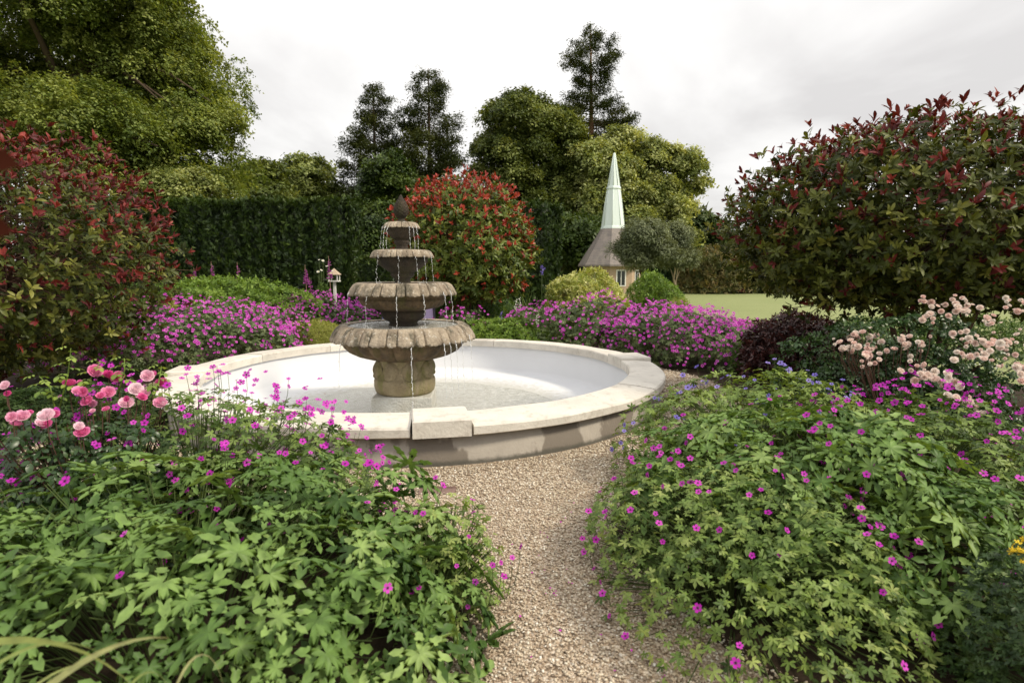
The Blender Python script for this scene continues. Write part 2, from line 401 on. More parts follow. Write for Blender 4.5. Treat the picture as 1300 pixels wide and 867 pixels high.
def t_palm(nl=7, detail=True, seed=0, droop=.32):
    r = np.random.default_rng(seed); t = Tpl(); arc = 2 * PI * (.90 if nl > 5 else .8)
    for i in range(nl):
        a = (i - (nl - 1) / 2) * arc / nl; L = 1.0 - .30 * abs(i - (nl - 1) / 2) / ((nl - 1) / 2) + r.uniform(-.06, .06)
        da = arc / nl / 2; rs = .20
        def pt(u, v, lift=0.0):
            x = u * math.sin(a) * L + v * math.cos(a); y = u * math.cos(a) * L - v * math.sin(a)
            q = math.hypot(x, y)
            return (x, y, .05 * 0 + lift - droop * q * q)
        def sin_(s):
            x = rs * math.sin(a + s * da); y = rs * math.cos(a + s * da); return (x, y, .025 - droop * rs * rs)
        if detail:
            side = [(.44, .088), (.60, .138), (.655, .090), (.82, .105)]
            V = [(0, 0, 0), pt(.30, 0, -.045), pt(.62, 0, -.035), pt(.84, 0, -.015), pt(1, 0, 0)]
            for s in (1, -1): V += [sin_(s)] + [pt(u, v * s, .035) for u, v in side]
            # s=1: 5..9 ; s=-1: 10..14
            F_ = [(0, 5, 1)[::-1], (1, 5, 6, 2)[::-1], (2, 6, 7), (2, 7, 8, 3), (3, 8, 9), (3, 9, 4)]
            G_ = [(0, 1, 10)[::-1], (1, 2, 11, 10)[::-1], (2, 12, 11), (2, 3, 13, 12), (3, 14, 13), (3, 4, 14)]
            t.add(V, F_ + G_)
        else:
            V = [(0, 0, 0), sin_(1), pt(.62, .19, .03), pt(1, 0, 0), pt(.62, -.19, .03), sin_(-1), pt(.55, 0, -.02)]
            t.add(V, [(0, 6, 1), (1, 6, 2), (2, 6, 3), (3, 6, 4), (4, 6, 5), (5, 6, 0)])
    return t
def t_flower(np_=5, w=.36, cup=.25, eye=True):
    t = Tpl()
    for i in range(np_):
        a = i * 2 * PI / np_
        def q(u, v, z):
            return (u * math.cos(a) - v * math.sin(a), u * math.sin(a) + v * math.cos(a), z)
        t.add([q(.06, 0, 0), q(.55, w, cup * .5), q(.92, w * .75, cup * .8), q(.88, 0, cup * .75), q(.92, -w * .75, cup * .8), q(.55, -w, cup * .5), q(.5, 0, cup * .32)],
              [(0, 1, 6), (1, 2, 3, 6), (6, 3, 4, 5), (0, 6, 5)])
    if eye:
        ring = [(.24 * math.cos(k * PI / 3), .24 * math.sin(k * PI / 3), .17) for k in range(6)]
        t.add([(0, 0, .30)] + ring, [(0, 1 + k, 1 + (k + 1) % 6) for k in range(6)], 1)
    return t
def t_rose(seed=1):
    t = Tpl(); r = np.random.default_rng(seed)
    for lay, (n, R_, h, op) in enumerate([(3, .16, .66, .0), (4, .30, .68, .05), (5, .46, .62, .15), (6, .64, .52, .3), (7, .84, .42, .5)]):
        for i in range(n):
            a = i * 2 * PI / n + lay * .7 + r.uniform(-.15, .15); wd = PI / n * 1.35
            V = []
            for u in (0, .35, .75, 1.0):
                for v in (-1, -.4, .4, 1):
                    rr = R_ * (.15 + .85 * math.sin(u * PI / 2)) + op * .10 * (u > .9); 
                    if abs(v) == 1: rr *= .95 if u < 1 else .85
                    z = h * (u ** 1.1) * (1.0 if u < 1 else 1.04) + r.uniform(-.04, .04) * (u > .5) - (.08 * op if u == 1 else 0) + r.uniform(-.02, .02)
                    if u == 1 and abs(v) == 1: z -= .10
                    V.append((rr * math.cos(a + v * wd * (.5 + .5 * u)), rr * math.sin(a + v * wd * (.5 + .5 * u)), z))
            t.add(V, [(4 * k + j, 4 * k + j + 1, 4 * k + j + 5, 4 * k + j + 4) for k in range(3) for j in range(3)])
    return t
PALM = [t_palm(7, True, s, d) for s, d in ((0, .16), (1, .26), (2, .08))]
PALM_S = [t_palm(5, False, s, .2) for s in (3, 4)]
LEAF = t_leaf(.19, .25, .3); LEAFW = t_leaf(.30, .25, .2); QUAD = t_quad(); QUADN = t_quad(.13, .1)
FLOWER = t_flower(); ROSE = [t_rose(1), t_rose(2)]
def tpl_mesh(name, tpl, mats):
    g = Geo(); V, Fl = tpl.arr(); g.addmulti(V, Fl, np.zeros(len(V)))
    me_o = g.build(name, mats); me = me_o.data; bpy.data.objects.remove(me_o); return me
FL_ME = tpl_mesh('flower', FLOWER, [M['magenta'], M['fl_eye']])
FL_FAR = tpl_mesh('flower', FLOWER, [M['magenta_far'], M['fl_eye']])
FL_VIO = tpl_mesh('flower', FLOWER, [M['violet'], M['fl_eye']])
FL_WHI = tpl_mesh('flower', t_flower(6, .3, .1), [M['white_fl'], M['yellow_fl']])
FL_YEL = tpl_mesh('flower', t_flower(5, .25, .2), [M['yellow_fl'], M['yellow_fl']])
RO_PINK = [tpl_mesh('bloom', t, [M['pinkrose']]) for t in ROSE]
RO_PALE = [tpl_mesh('bloom', t, [M['palerose']]) for t in ROSE]

def put_parts(name, meshes, parent, pos, N, scale):
    pw = parent_world(parent)
    from mathutils import Matrix
    for i in range(len(pos)):
        o = bpy.data.objects.new(name, meshes[i % len(meshes)]); C.objects.link(o); o.parent = parent
        o.location = Vector(pos[i]) - pw
        q = Vector(N[i]).to_track_quat('Z', 'Y'); o.rotation_mode = 'QUATERNION'
        from mathutils import Quaternion
        o.rotation_quaternion = q @ Quaternion((0, 0, 1), random.uniform(0, 6.28))
        s = float(scale[i]); o.scale = (s, s, s)
CAM = np.array([0, 0, CAMZ])
def flowers(parent, pos, N, scale, meshes, tpls, mats, name='flower', limit=100, dark=True):
    """the 100 nearest as parts, the rest as one stuff part"""
    d = np.linalg.norm(pos - CAM, axis=1)
    # visible ones first: those facing the camera side
    face = ((CAM - pos) * N).sum(1)
    order = np.argsort(d - .0 * face)
    a, b = order[:limit], order[limit:]
    put_parts(name, meshes, parent, pos[a], N[a], scale[a])
    if len(b):
        g = Geo(); b1 = b[::2], b[1::2]
        for k, bb in enumerate(b1):
            if len(bb): scatter(g, tpls[k % len(tpls)], pos[bb], frames(N[bb], rand_unit(len(bb))), scale[bb], rng.uniform(0, 1, len(bb)))
        o = g.build(name + 's', mats, parent); tag(o, kind='stuff')

# ------------------------------------------------------------------ vegetation builders
def mound_pts(n, c, r, h, seed, layer=1.0, amp=.12, zmin=.03, rot=0.0, pw=1.0, flat=.65):
    d = rand_unit(n * 3); d[:, 2] = np.abs(d[:, 2]); d = d[:n]
    s = layer * (1 + amp * lump(d, seed, 3.0))
    q = np.stack([d[:, 0] * r[0] * s, d[:, 1] * r[1] * s, (d[:, 2] ** flat) * h * s], 1)
    N = norm(np.stack([d[:, 0] / r[0], d[:, 1] / r[1], d[:, 2] / h], 1))
    cr, sr = math.cos(rot), math.sin(rot)
    R = np.array([[cr, -sr, 0], [sr, cr, 0], [0, 0, 1]])
    q = q @ R.T + np.array([c[0], c[1], 0]); N = N @ R.T
    q[:, 2] = np.maximum(q[:, 2], zmin)
    return q, N
def leaf_mound(parent, c, r, h, seed, n, tpls, size, mat, layers=((1, 1.), (.85, .7), (.68, .5)), up=.7, rot=0., amp=.12, name='foliage', jit=.35, szvar=.35, tb=0.0, keep=None, flat=.65):
    g = Geo()
    for L, fr in layers:
        m = int(n * fr); q, N = mound_pts(m, c, r, h, seed, L, amp, rot=rot, flat=flat)
        q = q + rng.normal(size=q.shape) * size * .25; q[:, 2] = np.maximum(q[:, 2], .02)
        if keep is not None:
            k = keep(q); q, N = q[k], N[k]
        m = len(q)
        NN = norm(N * (1 - up) + np.array([0, 0, up]) + rng.normal(size=(m, 3)) * jit)
        T = N * .6 + np.array([0, 0, -.25]) + rng.normal(size=(m, 3)) * .5
        # dimensions vary; tint per leaf
        sz = size * rng.uniform(1 - szvar, 1 + szvar, m)
        tint = np.clip(rng.beta(2.2, 2.2, m) + tb + .12 * lump(q, seed + 5, 2.5), 0, 1)
        idx = rng.integers(0, len(tpls), m)
        for k, t in enumerate(tpls):
            s = idx == k; scatter(g, t, q[s], frames(NN[s], T[s]), sz[s], tint[s])
    return g.build(name, mat, parent)
def stems_to(parent, c, pts, mat, r0=.003, name='stems', k=4, base=.35, z0=0.0, extra=()):
    g = Geo()
    for p in extra:
        b = np.array([c[0] + (p[0] - c[0]) * .5, c[1] + (p[1] - c[1]) * .5, 0]); mm = np.array([c[0] + (p[0] - c[0]) * .93, c[1] + (p[1] - c[1]) * .93, max(.05, p[2] - .2)])
        tube(g, [b, mm, (mm + p) / 2 + np.array([.01, 0, .01]), p], [.0022, .0018, .0016, .0012], 4, 0, .5, False)
    for p in pts:
        b = np.array([c[0] + (p[0] - c[0]) * base, c[1] + (p[1] - c[1]) * base, z0])
        m = (b + p) / 2; m[2] += .15 * (p[2] - b[2]); m[:2] = b[:2] + (p[:2] - b[:2]) * .4
        tube(g, [b, m, p], [r0 * 1.3, r0, r0 * .7], k, cap=False)
    return g.build(name, mat, parent)
def flower_pts(n, c, r, h, seed, rise=.06, rot=0., amp=.12, up=.5, keep=None, flat=.65):
    q, N = mound_pts(n, c, r, h, seed, 1.0, amp, rot=rot, flat=flat)
    q = q + N * rng.uniform(.0, rise, (n, 1)); q[:, 2] += rng.uniform(0, rise, n)
    if keep is not None:
        k = keep(q); q, N = q[k], N[k]
    n = len(q)
    NN = norm(N * .6 + np.array([0, 0, up]) + rng.normal(size=(n, 3)) * .45)
    return q, NN

def crown(parent, ells, mat, tpl_list, nsub, subr, per, size, seed, droop=.3, name='crown', flat=.55, shell=(.72, 1.05), tb=0., lowcut=None, up=.6):
    """ells: (center, (rx,ry,rz)) big masses; sub-clumps ride on their surfaces, leaf sprays on the sub-clumps"""
    g = Geo(); lob = []
    for c, r in ells:
        c = np.array(c); r = np.array(r); k = 13; d = rand_unit(k); d[:, 2] = np.where(d[:, 2] < -.5, -d[:, 2], d[:, 2])
        for dd in d:
            f = rng.uniform(.26, .46); lob.append((c + dd * r * (1.03 - f * .72), r.mean() * f * np.array([1.15, 1.15, .8])))
        lob.append((c, r * .66))
    ells = lob
    vol = np.array([e[1][0] * e[1][1] + e[1][0] * e[1][2] for e in ells]); vol = vol / vol.sum()
    for (c, r), v in zip(ells, vol):
        ns = max(4, int(nsub * v)); d = rand_unit(ns); c = np.array(c)
        s = rng.uniform(shell[0], shell[1], ns) + .10 * lump(d, seed, 3); lt = rng.normal() * .10
        q = c + d * np.array(r) * s[:, None]; kk = (d[:, 2] > -.55); q, d = q[kk], d[kk]; ns = len(q)
        if lowcut is not None: k = q[:, 2] > lowcut; q, d = q[k], d[k]; ns = len(q)
        if ns == 0: continue
        sr = subr * rng.uniform(.6, 1.4, ns); stint = lt + rng.uniform(-.2, .2, ns)
        idx = np.repeat(np.arange(ns), per); m = len(idx)
        e = rand_unit(m); e[:, 2] = np.where(e[:, 2] < -.2, -e[:, 2], e[:, 2])
        rad = rng.uniform(.5, 1.05, m)
        p = q[idx] + e * np.stack([sr[idx], sr[idx], sr[idx] * flat], 1) * rad[:, None]
        out = norm(p - c)
        p[:, 2] -= droop * sr[idx] * (np.linalg.norm(e[:, :2], axis=1) ** 2) * .8
        N = norm(e * .5 + out * .35 + np.array([0, 0, up]) + rng.normal(size=(m, 3)) * .3)
        T = e * .6 + np.array([0, 0, -droop]) + rng.normal(size=(m, 3)) * .4
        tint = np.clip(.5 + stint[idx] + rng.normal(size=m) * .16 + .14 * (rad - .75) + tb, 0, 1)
        ti = rng.integers(0, len(tpl_list), m)
        for k, t in enumerate(tpl_list):
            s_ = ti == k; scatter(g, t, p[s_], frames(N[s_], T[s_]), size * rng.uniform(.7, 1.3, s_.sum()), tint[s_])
    return g.build(name, mat, parent)
def trunk_and_limbs(parent, base, ells, r0, mat, seed, fork=.35, sub=4):
    g = Geo(); r = np.random.default_rng(seed); base = np.array(base, float)
    top = np.array(max(ells, key=lambda e: e[0][2] + 0 * e[1][2])[0], float)
    n = 7; pts = [base + (top - base) * (i / (n - 1)) + np.append(r.normal(size=2) * .02 * (top - base)[2] * min(1, i), 0) * (i > 0) for i in range(n)]
    tube(g, pts, [r0 * (1.25 if i == 0 else 1 - .8 * i / (n - 1)) for i in range(n)], 10)
    ob = g.build('trunk', mat, parent)
    g = Geo(); pts = np.array(pts)
    for c, rr in ells:
        c = np.array(c); 
        for j in range(sub):
            d = norm(r.normal(size=3)); d[2] = abs(d[2]) * .6; e = c + d * np.array(rr) * .8
            t = r.uniform(fork, .85); k = t * (n - 1); i = int(k); a = pts[i] + (pts[min(i + 1, n - 1)] - pts[i]) * (k - i)
            if e[2] < a[2]: e[2] = a[2] * .6 + e[2] * .4
            m1 = a + (e - a) * .35 + np.array([0, 0, .1 * np.linalg.norm(e - a)]); m2 = a + (e - a) * .7 + np.array([0, 0, .08 * np.linalg.norm(e - a)])
            rb = r0 * (1 - .8 * t) * .55
            tube(g, [a, m1, m2, e], [rb, rb * .7, rb * .4, rb * .15], 6, cap=False)
    g.build('branches', mat, parent)
def ellpx(px, py, rx, ry, d, depth=.9):
    c = P(px, py, d); s = math.hypot(d, 0) / F
    return (tuple(c), (rx * s, rx * s * depth, ry * s))
SPR = [spray(QUAD, 7, s) for s in (1, 2, 3)]
SPRN = [spray(QUADN, 9, s, 1.0, .4) for s in (4, 5, 6)]
def conifer(label, px, top, base_half, d, seed, density=1.0, profile=None, dead=False, group=None, mat='conifer', trunk='bark', z0=0., size=.42, lean=0.):
    b = P(px, 343, d); base = np.array([b.x, b.y, 0.0]); H = P(px, top, d).z
    root = empty('conifer_tree', base, label, 'conifer tree', group)
    r = np.random.default_rng(seed); R = base_half * d / F
    g = Geo(); tube(g, [base, base + (0, 0, H * .35), base + (lean * .6, 0, H * .7), base + (lean, 0, H * .99)], [.024 * H, .015 * H, .007 * H, .0015 * H], 9); g.build('trunk', M[trunk], root)
    gb = Geo(); gl = Geo(); nb = int(H * 11 * density)
    PP = []; NN = []; TT = []; SS = []; CT = []
    for i in range(nb):
        t = (i + r.uniform(0, 1)) / nb; z = H * (.10 + .885 * t)
        L = R * (profile(t) if profile else (1 - t) ** .75 * 1.0 + .06) * r.uniform(.55, 1.12)
        if r.uniform() < .12: L *= .4
        a = r.uniform(0, 6.28); u = np.array([math.cos(a), math.sin(a), 0]); x0 = base + np.array([lean * t, 0, z])
        sag = r.uniform(.05, .28)
        pts = [x0 + u * L * s + np.array([0, 0, L * (.25 * s * (1 - t) * 0 - sag * s + .28 * s * s)]) for s in (0, .35, .7, 1.0)]
        rb = .003 * H * (1 - t) + .008
        tube(gb, pts, [rb, rb * .7, rb * .45, rb * .15], 5, cap=False)
        k = max(8, int(L * 22)); s = r.uniform(.30, 1.0, k) ** .7; 
        pa = np.array(pts); idx = np.minimum((s * 3).astype(int), 2); fr_ = s * 3 - idx
        q = pa[idx] + (pa[idx + 1] - pa[idx]) * fr_[:, None]
        side = np.cross(u, [0, 0, 1]); wd = .17 * L * (1.15 - s) + .10
        off = r.normal(size=k) * wd; q = q + side[None] * off[:, None]; q[:, 2] += -abs(off) * .35 + r.normal(size=k) * .08 - r.uniform(-.05, .30, k)
        PP.append(q); NN.append(norm(np.array([0, 0, 1.0]) + r.normal(size=(k, 3)) * .35)); TT.append(u[None] + side[None] * np.sign(off)[:, None] * .7 + r.normal(size=(k, 3)) * .2 + np.array([0, 0, -.25]))
        SS.append(size * r.uniform(.6, 1.25, k) * (.7 + .5 * (1 - t))); CT.append(np.clip(.45 + r.normal() * .2 + r.normal(size=k) * .15, 0, 1))
    gb.build('branches', M['bark'], root)
    q, N, T, S, tt = map(np.concatenate, (PP, NN, TT, SS, CT)); ti = r.integers(0, 3, len(q))
    for k in range(3):
        s_ = ti == k; scatter(gl, SPRN[k], q[s_], frames(N[s_], T[s_]), S[s_] * 1.3, tt[s_])
    gl.build('crown', M[mat], root)
    return root
def blades(parent, c, n, L, seed, mat, spread=.25, width=.012, name='blades', lean=None, z0=0., seg=5, stiff=.5):
    g = Geo(); r = np.random.default_rng(seed)
    for i in range(n):
        a = r.uniform(0, 6.28); l = L * r.uniform(.6, 1.15); b = np.array([c[0] + r.normal() * spread * .4, c[1] + r.normal() * spread * .4, z0])
        u = np.array([math.cos(a), math.sin(a), 0.]); 
        if lean is not None: u = norm(u * .5 + np.array(lean))
        bend = r.uniform(.25, 1.0) * (1 - stiff) * 2; side = np.cross(u, [0, 0, 1])
        pts = []; p = b.copy(); ang = r.uniform(.05, .35)
        for s in range(seg + 1):
            pts.append(p.copy()); ang += bend * 1.5 / seg; p = p + (u * math.sin(ang) + np.array([0, 0, math.cos(ang)])) * l / seg
        w = width * r.uniform(.7, 1.2)
        V = []; 
        for s, p in enumerate(pts):
            ww = w * (1 - (s / seg) ** 2) * .5 + .0003; V += [p - side * ww, p + side * ww]
        g.add(V, [(2 * s, 2 * s + 1, 2 * s + 3, 2 * s + 2) for s in range(seg)], 0, r.uniform(0, 1))
    return g.build(name, mat, parent)

def photinia(label, c, r, zc, seed, n, size, green, red, redfrac, trunks=5, redbias=None, lowz=.6, amp=.12, nleaf=7):
    """multi-stemmed shrub: whorls of leathery leaves on an uneven crown, red young shoots on top"""
    root = empty('photinia_shrub', (c[0], c[1], 0), label, 'shrub')
    c3 = np.array([c[0], c[1], zc]); rr = np.array(r)
    W = [whorl(LEAF, nleaf, .95, seed + k, .8, 1.) for k in range(3)]
    W2 = [whorl(LEAF, 5, .55, seed + 9 + k, .5, 1.) for k in range(3)]
    gg = Geo(); gr = Geo()
    tips = []
    for L, fr in ((1.0, 1.0), (.88, .8), (.74, .5)):
        m = int(n * fr); d = rand_unit(m); s = L * (1 + amp * lump(d, seed, 3.5) + rng.normal(size=m) * .06)
        q = c3 + d * rr * s[:, None]
        k = q[:, 2] > lowz + .25 * rng.normal(size=m) * .4; q, d = q[k], d[k]; m = len(q)
        ax = norm(d * .75 + np.array([0, 0, .55]) + rng.normal(size=(m, 3)) * .35)
        isred = np.zeros(m, bool)
        if L > .8:
            w = redfrac * (1.0 if L == 1. else .45) * (.35 + 1.1 * np.clip(d[:, 2] + .25, 0, 1.3))
            if redbias is not None: w = w * redbias(d)
            isred = rng.uniform(size=m) < w
        S = size * rng.uniform(.75, 1.3, m); ti = rng.integers(0, 3, m)
        tint = np.clip(rng.beta(2, 2, m) * .9 + .05, 0, 1)
        for j in range(3):
            s_ = (ti == j) & ~isred; scatter(gg, W[j], q[s_], frames(ax[s_], rand_unit(s_.sum())), S[s_], tint[s_])
            s_ = (ti == j) & isred; qq = q[s_] + ax[s_] * size * rng.uniform(.2, 1.3, (s_.sum(), 1))
            scatter(gr, W2[j], qq, frames(ax[s_], rand_unit(s_.sum())), S[s_] * .95, tint[s_])
        if L == 1.0: tips = q
    gg.build('foliage', green, root); gr.build('young_leaves', red, root)
    g = Geo(); r_ = np.random.default_rng(seed)
    for i in range(trunks):
        a = r_.uniform(0, 6.28); b = np.array([c[0] + math.cos(a) * .12, c[1] + math.sin(a) * .12, 0]); e = c3 + norm(r_.normal(size=3)) * rr * .45; e[2] = abs(e[2] - zc) + zc
        m1 = b + (e - b) * .4 + np.array([0, 0, .1]); R0 = .011 * rr[0] + .008
        tube(g, [b, m1, (m1 + e) / 2 + r_.normal(size=3) * .05, e], [R0, R0 * .8, R0 * .6, R0 * .35], 7)
        for t in tips[r_.integers(0, len(tips), 26)]:
            f = r_.uniform(.2, 1); a_ = m1 + (e - m1) * f; mm = (a_ + t) / 2 + np.array([0, 0, -.05]) + r_.normal(size=3) * .04
            tube(g, [a_, mm, t], [R0 * .3, R0 * .2, .003], 4, cap=False)
    g.build('branches', M['twig'], root)
    return root

# ================================================================== THE PLACE
# ------------------------------------------------------------------ basin
BC = (-1.13, 7.45); RO = 3.04; RI = 2.62; RW = 2.97
def annulus(name, r0, rfun, z, mat, n=256, rings=6, kind='structure', zf=None):
    g = Geo(); V = []; 
    for i in range(n):
        t = 2 * PI * i / n; R1 = rfun(t)
        for k in range(rings + 1):
            f = (k / rings); r = r0 + (R1 - r0) * f ** (1 if R1 < 50 else 3)
            V.append((BC[0] + r * math.cos(t), BC[1] + r * math.sin(t), z))
    m = rings + 1
    g.add(V, [(i * m + k, i * m + k + 1, ((i + 1) % n) * m + k + 1, ((i + 1) % n) * m + k) for i in range(n) for k in range(rings)])
    o = g.build(name, mat); tag(o, kind=kind); return o
annulus('ground', 2.9, lambda t: 900.0, 0.0, M['lawn'], rings=14)
annulus('bed_soil', 2.9, lambda t: 8.2 + .25 * math.sin(3 * t), .006, M['soil'])
TC = -PI / 2 + .16
def rg(t):
    d = (t - TC + PI) % (2 * PI) - PI
    base = 4.0 + .05 * math.sin(7 * t)
    k = max(0., min(1., (.62 - abs(d)) / .12)); return base + k * 6.5
annulus('gravel_path', 2.9, rg, .012, M['gravel'], rings=4, n=360)
# path leading away behind the fountain
g = Geo(); a = np.array([(-3.3, 10.6), (-4.0, 16), (-5.0, 24), (-6.0, 40)])
V = []
for i, (x, y) in enumerate(a): V += [(x - .8 - .02 * y, y, .018), (x + .8 + .01 * y, y, .018)]
g.add(V, [(2 * i, 2 * i + 1, 2 * i + 3, 2 * i + 2) for i in range(3)]); tag(g.build('garden_path', M['gravel']), kind='structure')
# soil discs under the near plants
def soil_patch(cx, cy, rx, ry, z, n=48):
    g = Geo(); V = [(cx, cy, z + .03)] + [(cx + rx * (1 + .05 * math.sin(5 * t)) * math.cos(t), cy + ry * math.sin(t) * (1 + .06 * math.cos(4 * t)), z) for t in np.arange(n) * 2 * PI / n]
    g.add(V, [(0, i + 1, (i + 1) % n + 1) for i in range(n)]); tag(g.build('soil', M['soil']), kind='structure')
soil_patch(-1.75, 2.4, 1.55, 1.15, .016)
soil_patch(2.0, 3.1, 1.35, 1.55, .017)
# pebbles
def pebbles():
    g = Geo(); r = rng
    t = Tpl()
    V = np.array([(x, y, z) for x in (-1, 1) for y in (-1, 1) for z in (-1, 1)], float) * .5
    V = V * np.array([[1, .9, .8]]) + r.normal(size=V.shape) * .06
    t.add(V, [(0, 1, 3, 2), (4, 6, 7, 5), (0, 4, 5, 1), (2, 3, 7, 6), (0, 2, 6, 4), (1, 5, 7, 3)])
    N = 250000; x = r.uniform(-4.6, 3.4, N); y = r.uniform(1.9, 9.5, N)
    d = np.hypot(x, y); keep = r.uniform(size=N) < np.clip((4.2 / d) ** 1.5, 0, 1)
    rb = np.hypot(x - BC[0], y - BC[1]); th = np.arctan2(y - BC[1], x - BC[0]); R1 = np.array([rg(a) for a in th])
    keep &= (rb > 3.0) & (rb < R1 + r.normal(size=N) * .04)
    keep &= (np.abs(x / y) < 1.0)
    keep &= ~(((x + 1.75) / 1.4) ** 2 + ((y - 2.4) / 1.05) ** 2 < 1) & ~(((x - 2.0) / 1.25) ** 2 + ((y - 3.1) / 1.45) ** 2 < 1)
    x, y, d = x[keep], y[keep], d[keep]; n = len(x)
    s = r.uniform(.0045, .011, n) * np.clip(d / 3.5, 1, 1.8); S = np.stack([s * r.uniform(.9, 1.5, n), s, s * r.uniform(.5, .9, n)], 1)
    pos = np.stack([x, y, .014 + s * r.uniform(0, .5, n)], 1)
    Nn = norm(np.array([0, 0, 1.0]) + r.normal(size=(n, 3)) * .35)
    scatter(g, t, pos, frames(Nn, rand_unit(n)), S, r.beta(2.2, 1.8, n))
    o = g.build('gravel', M['pebble'], smooth=True); tag(o, 'loose beige and pink gravel covering the path round the basin', 'gravel', kind='stuff')
    print('pebbles', n)
pebbles()

def petals():
    g = Geo(); n = 260; k = rng.integers(0, 3, n); a = rng.uniform(0, 6.28, n)
    ex = np.array([(1.12, 2.9, .82, 1.05), (-.7, 2.5, .75, .9), (1.9, 8.9, 1.4, .8)])[k]; f = rng.uniform(.98, 1.25, n)
    q = np.stack([ex[:, 0] + np.cos(a) * ex[:, 2] * f, ex[:, 1] + np.sin(a) * ex[:, 3] * f, np.full(n, .028)], 1); q = q[(np.hypot(q[:, 0] - BC[0], q[:, 1] - BC[1]) > 3.1)]; n = len(q)
    scatter(g, t_quad(.4, .1), q, frames(np.array([0, 0, 1.]) + rng.normal(size=(n, 3)) * .3, rand_unit(n)), rng.uniform(.008, .016, n), rng.uniform(0, 1, n))
    tag(g.build('fallen_petals', M['magenta']), 'magenta petals scattered on the gravel along the geranium edges', 'petals', kind='stuff')
petals()
basin = empty('fountain_basin', (BC[0], BC[1], 0), 'large round stone basin with white lining and pale coping, holding the tiered fountain', 'basin')
g = Geo(); lathe(g, [(RW, -.05), (RW, .272), (2.66, .272), (2.66, -.05)], *BC, n=192); g.build('wall', M['wall'], basin)
g = Geo()
lathe(g, [(2.657, .2735), (2.652, .25), (2.648, -.10), (2.62, -.15), (2.54, -.175), (2.0, -.20), (1.0, -.235), (0, -.245)], *BC, n=192)
g.build('lining', M['lining'], basin)
PA = -PI / 2 + .19                                   # first pier faces the viewer
pw = .235
def stone_arc(t0, t1, r_in, r_out, zin, zout, zb, seed, name, n):
    r = np.random.default_rng(seed); g = Geo(); c = .014; e = r.uniform(-.004, .004, 2); tw = r.uniform(-.003, .003)
    prof = [(r_in + e[0], zb), (r_in + e[0], zin - c), (r_in + c + e[0], zin), ((r_in + r_out) / 2, (zin + zout) / 2 + .006), (r_out - c + e[1], zout), (r_out + e[1], zout - c), (r_out + e[1], zb + .008), (r_out - .01 + e[1], zb)]
    ph = r.uniform(0, 6)
    def fr(t, rr, z, i): return rr + .0025 * math.sin(23 * t + ph) , z + (.003 * math.sin(17 * t + ph + i) + tw if z > zb + .02 else 0)
    lathe(g, prof, *BC, n=n, fr=fr, closed=True, t0=t0, t1=t1)
    g.tint[-1][:] = r.uniform(0, 1)
    return g.build(name, M['coping'], basin, smooth=False)
sd = 0
for q in range(4):
    ac = PA + q * PI / 2; hw = pw / 2.85
    fracs = [0, .36, .70, 1.0] if q != 0 else [0, .55, 1.0]
    a0 = ac + hw; a1 = ac + PI / 2 - hw
    for i in range(len(fracs) - 1):
        sd += 1; gp = .0016
        stone_arc(a0 + (a1 - a0) * fracs[i] + gp, a0 + (a1 - a0) * fracs[i + 1] - gp, RI, RO, .385, .362, .276, sd, 'coping_stone', 24)
    # pier block : straight-sided
    g = Geo(); u = np.array([math.cos(ac), math.sin(ac), 0]); v = np.array([-u[1], u[0], 0]); o = np.array([*BC, 0])
    def pt(rr, ss, z): return o + u * rr + v * ss + np.array([0, 0, z])
    r0, r1, zt, zb, c = RI - .02, RO + .006, .418, .274, .012
    rows = []
    for (dr, z) in ((0, zb), (0, zt - c), (c, zt)):
        rows.append([pt(r0 + dr, -pw + dr, z), pt(r1 - dr, -pw + dr, z), pt(r1 - dr, pw - dr, z), pt(r0 + dr, pw - dr, z)])
    V = [p for rw in rows for p in rw]
    fs = [(k * 4 + j, k * 4 + (j + 1) % 4, (k + 1) * 4 + (j + 1) % 4, (k + 1) * 4 + j) for k in range(2) for j in range(4)] + [(8, 9, 10, 11), (3, 2, 1, 0)]
    g.add(V, fs, 0, .3 + .15 * q); g.build('pier_block', M['coping'], basin, smooth=False)
# water
g = Geo(); n = 96
V = [(BC[0], BC[1], -.205)]
for k in range(1, 5):
    for i in range(n):
        t = i * 2 * PI / n; R = 1.72 * k / 4 * (1 + .02 * math.sin(5 * t) + .012 * math.sin(11 * t)); V.append((BC[0] + R * math.cos(t), BC[1] + R * math.sin(t), -.205))
fs = [(0, 1 + i, 1 + (i + 1) % n) for i in range(n)] + [(1 + k * n + i, 1 + (k + 1) * n + i, 1 + (k + 1) * n + (i + 1) % n, 1 + k * n + (i + 1) % n) for k in range(3) for i in range(n)]
g.add(V, fs); tag(g.build('water', M['water']), kind='structure')
# a few fallen leaves in the basin
for i, (px, py) in enumerate([(410, 499), (352, 497), (740, 482), (650, 474), (620, 480)]):
    g = Geo(); p = np.array(G(px, py, -.17)); scatter(g, LEAF, p[None], frames(np.array([[.1, .2, 1.]]), rand_unit(1)), [.05], [.3 + .1 * i])
    lb = ['reddish fallen leaf on the water left of the fountain', 'small dark fallen leaf at the left edge of the pool water', 'dark fallen leaf on white lining nearest the right pier block', 'fallen leaf on the white lining right behind the fountain', 'fallen leaf on the white lining just right of the fountain pedestal'][i]
    o = g.build('fallen_leaf', [M['phot_red'], M['twig'], M['twig'], M['twig'], M['twig']][i], loc=p); tag(o, lb, 'leaf', 'fallen leaves in the basin')

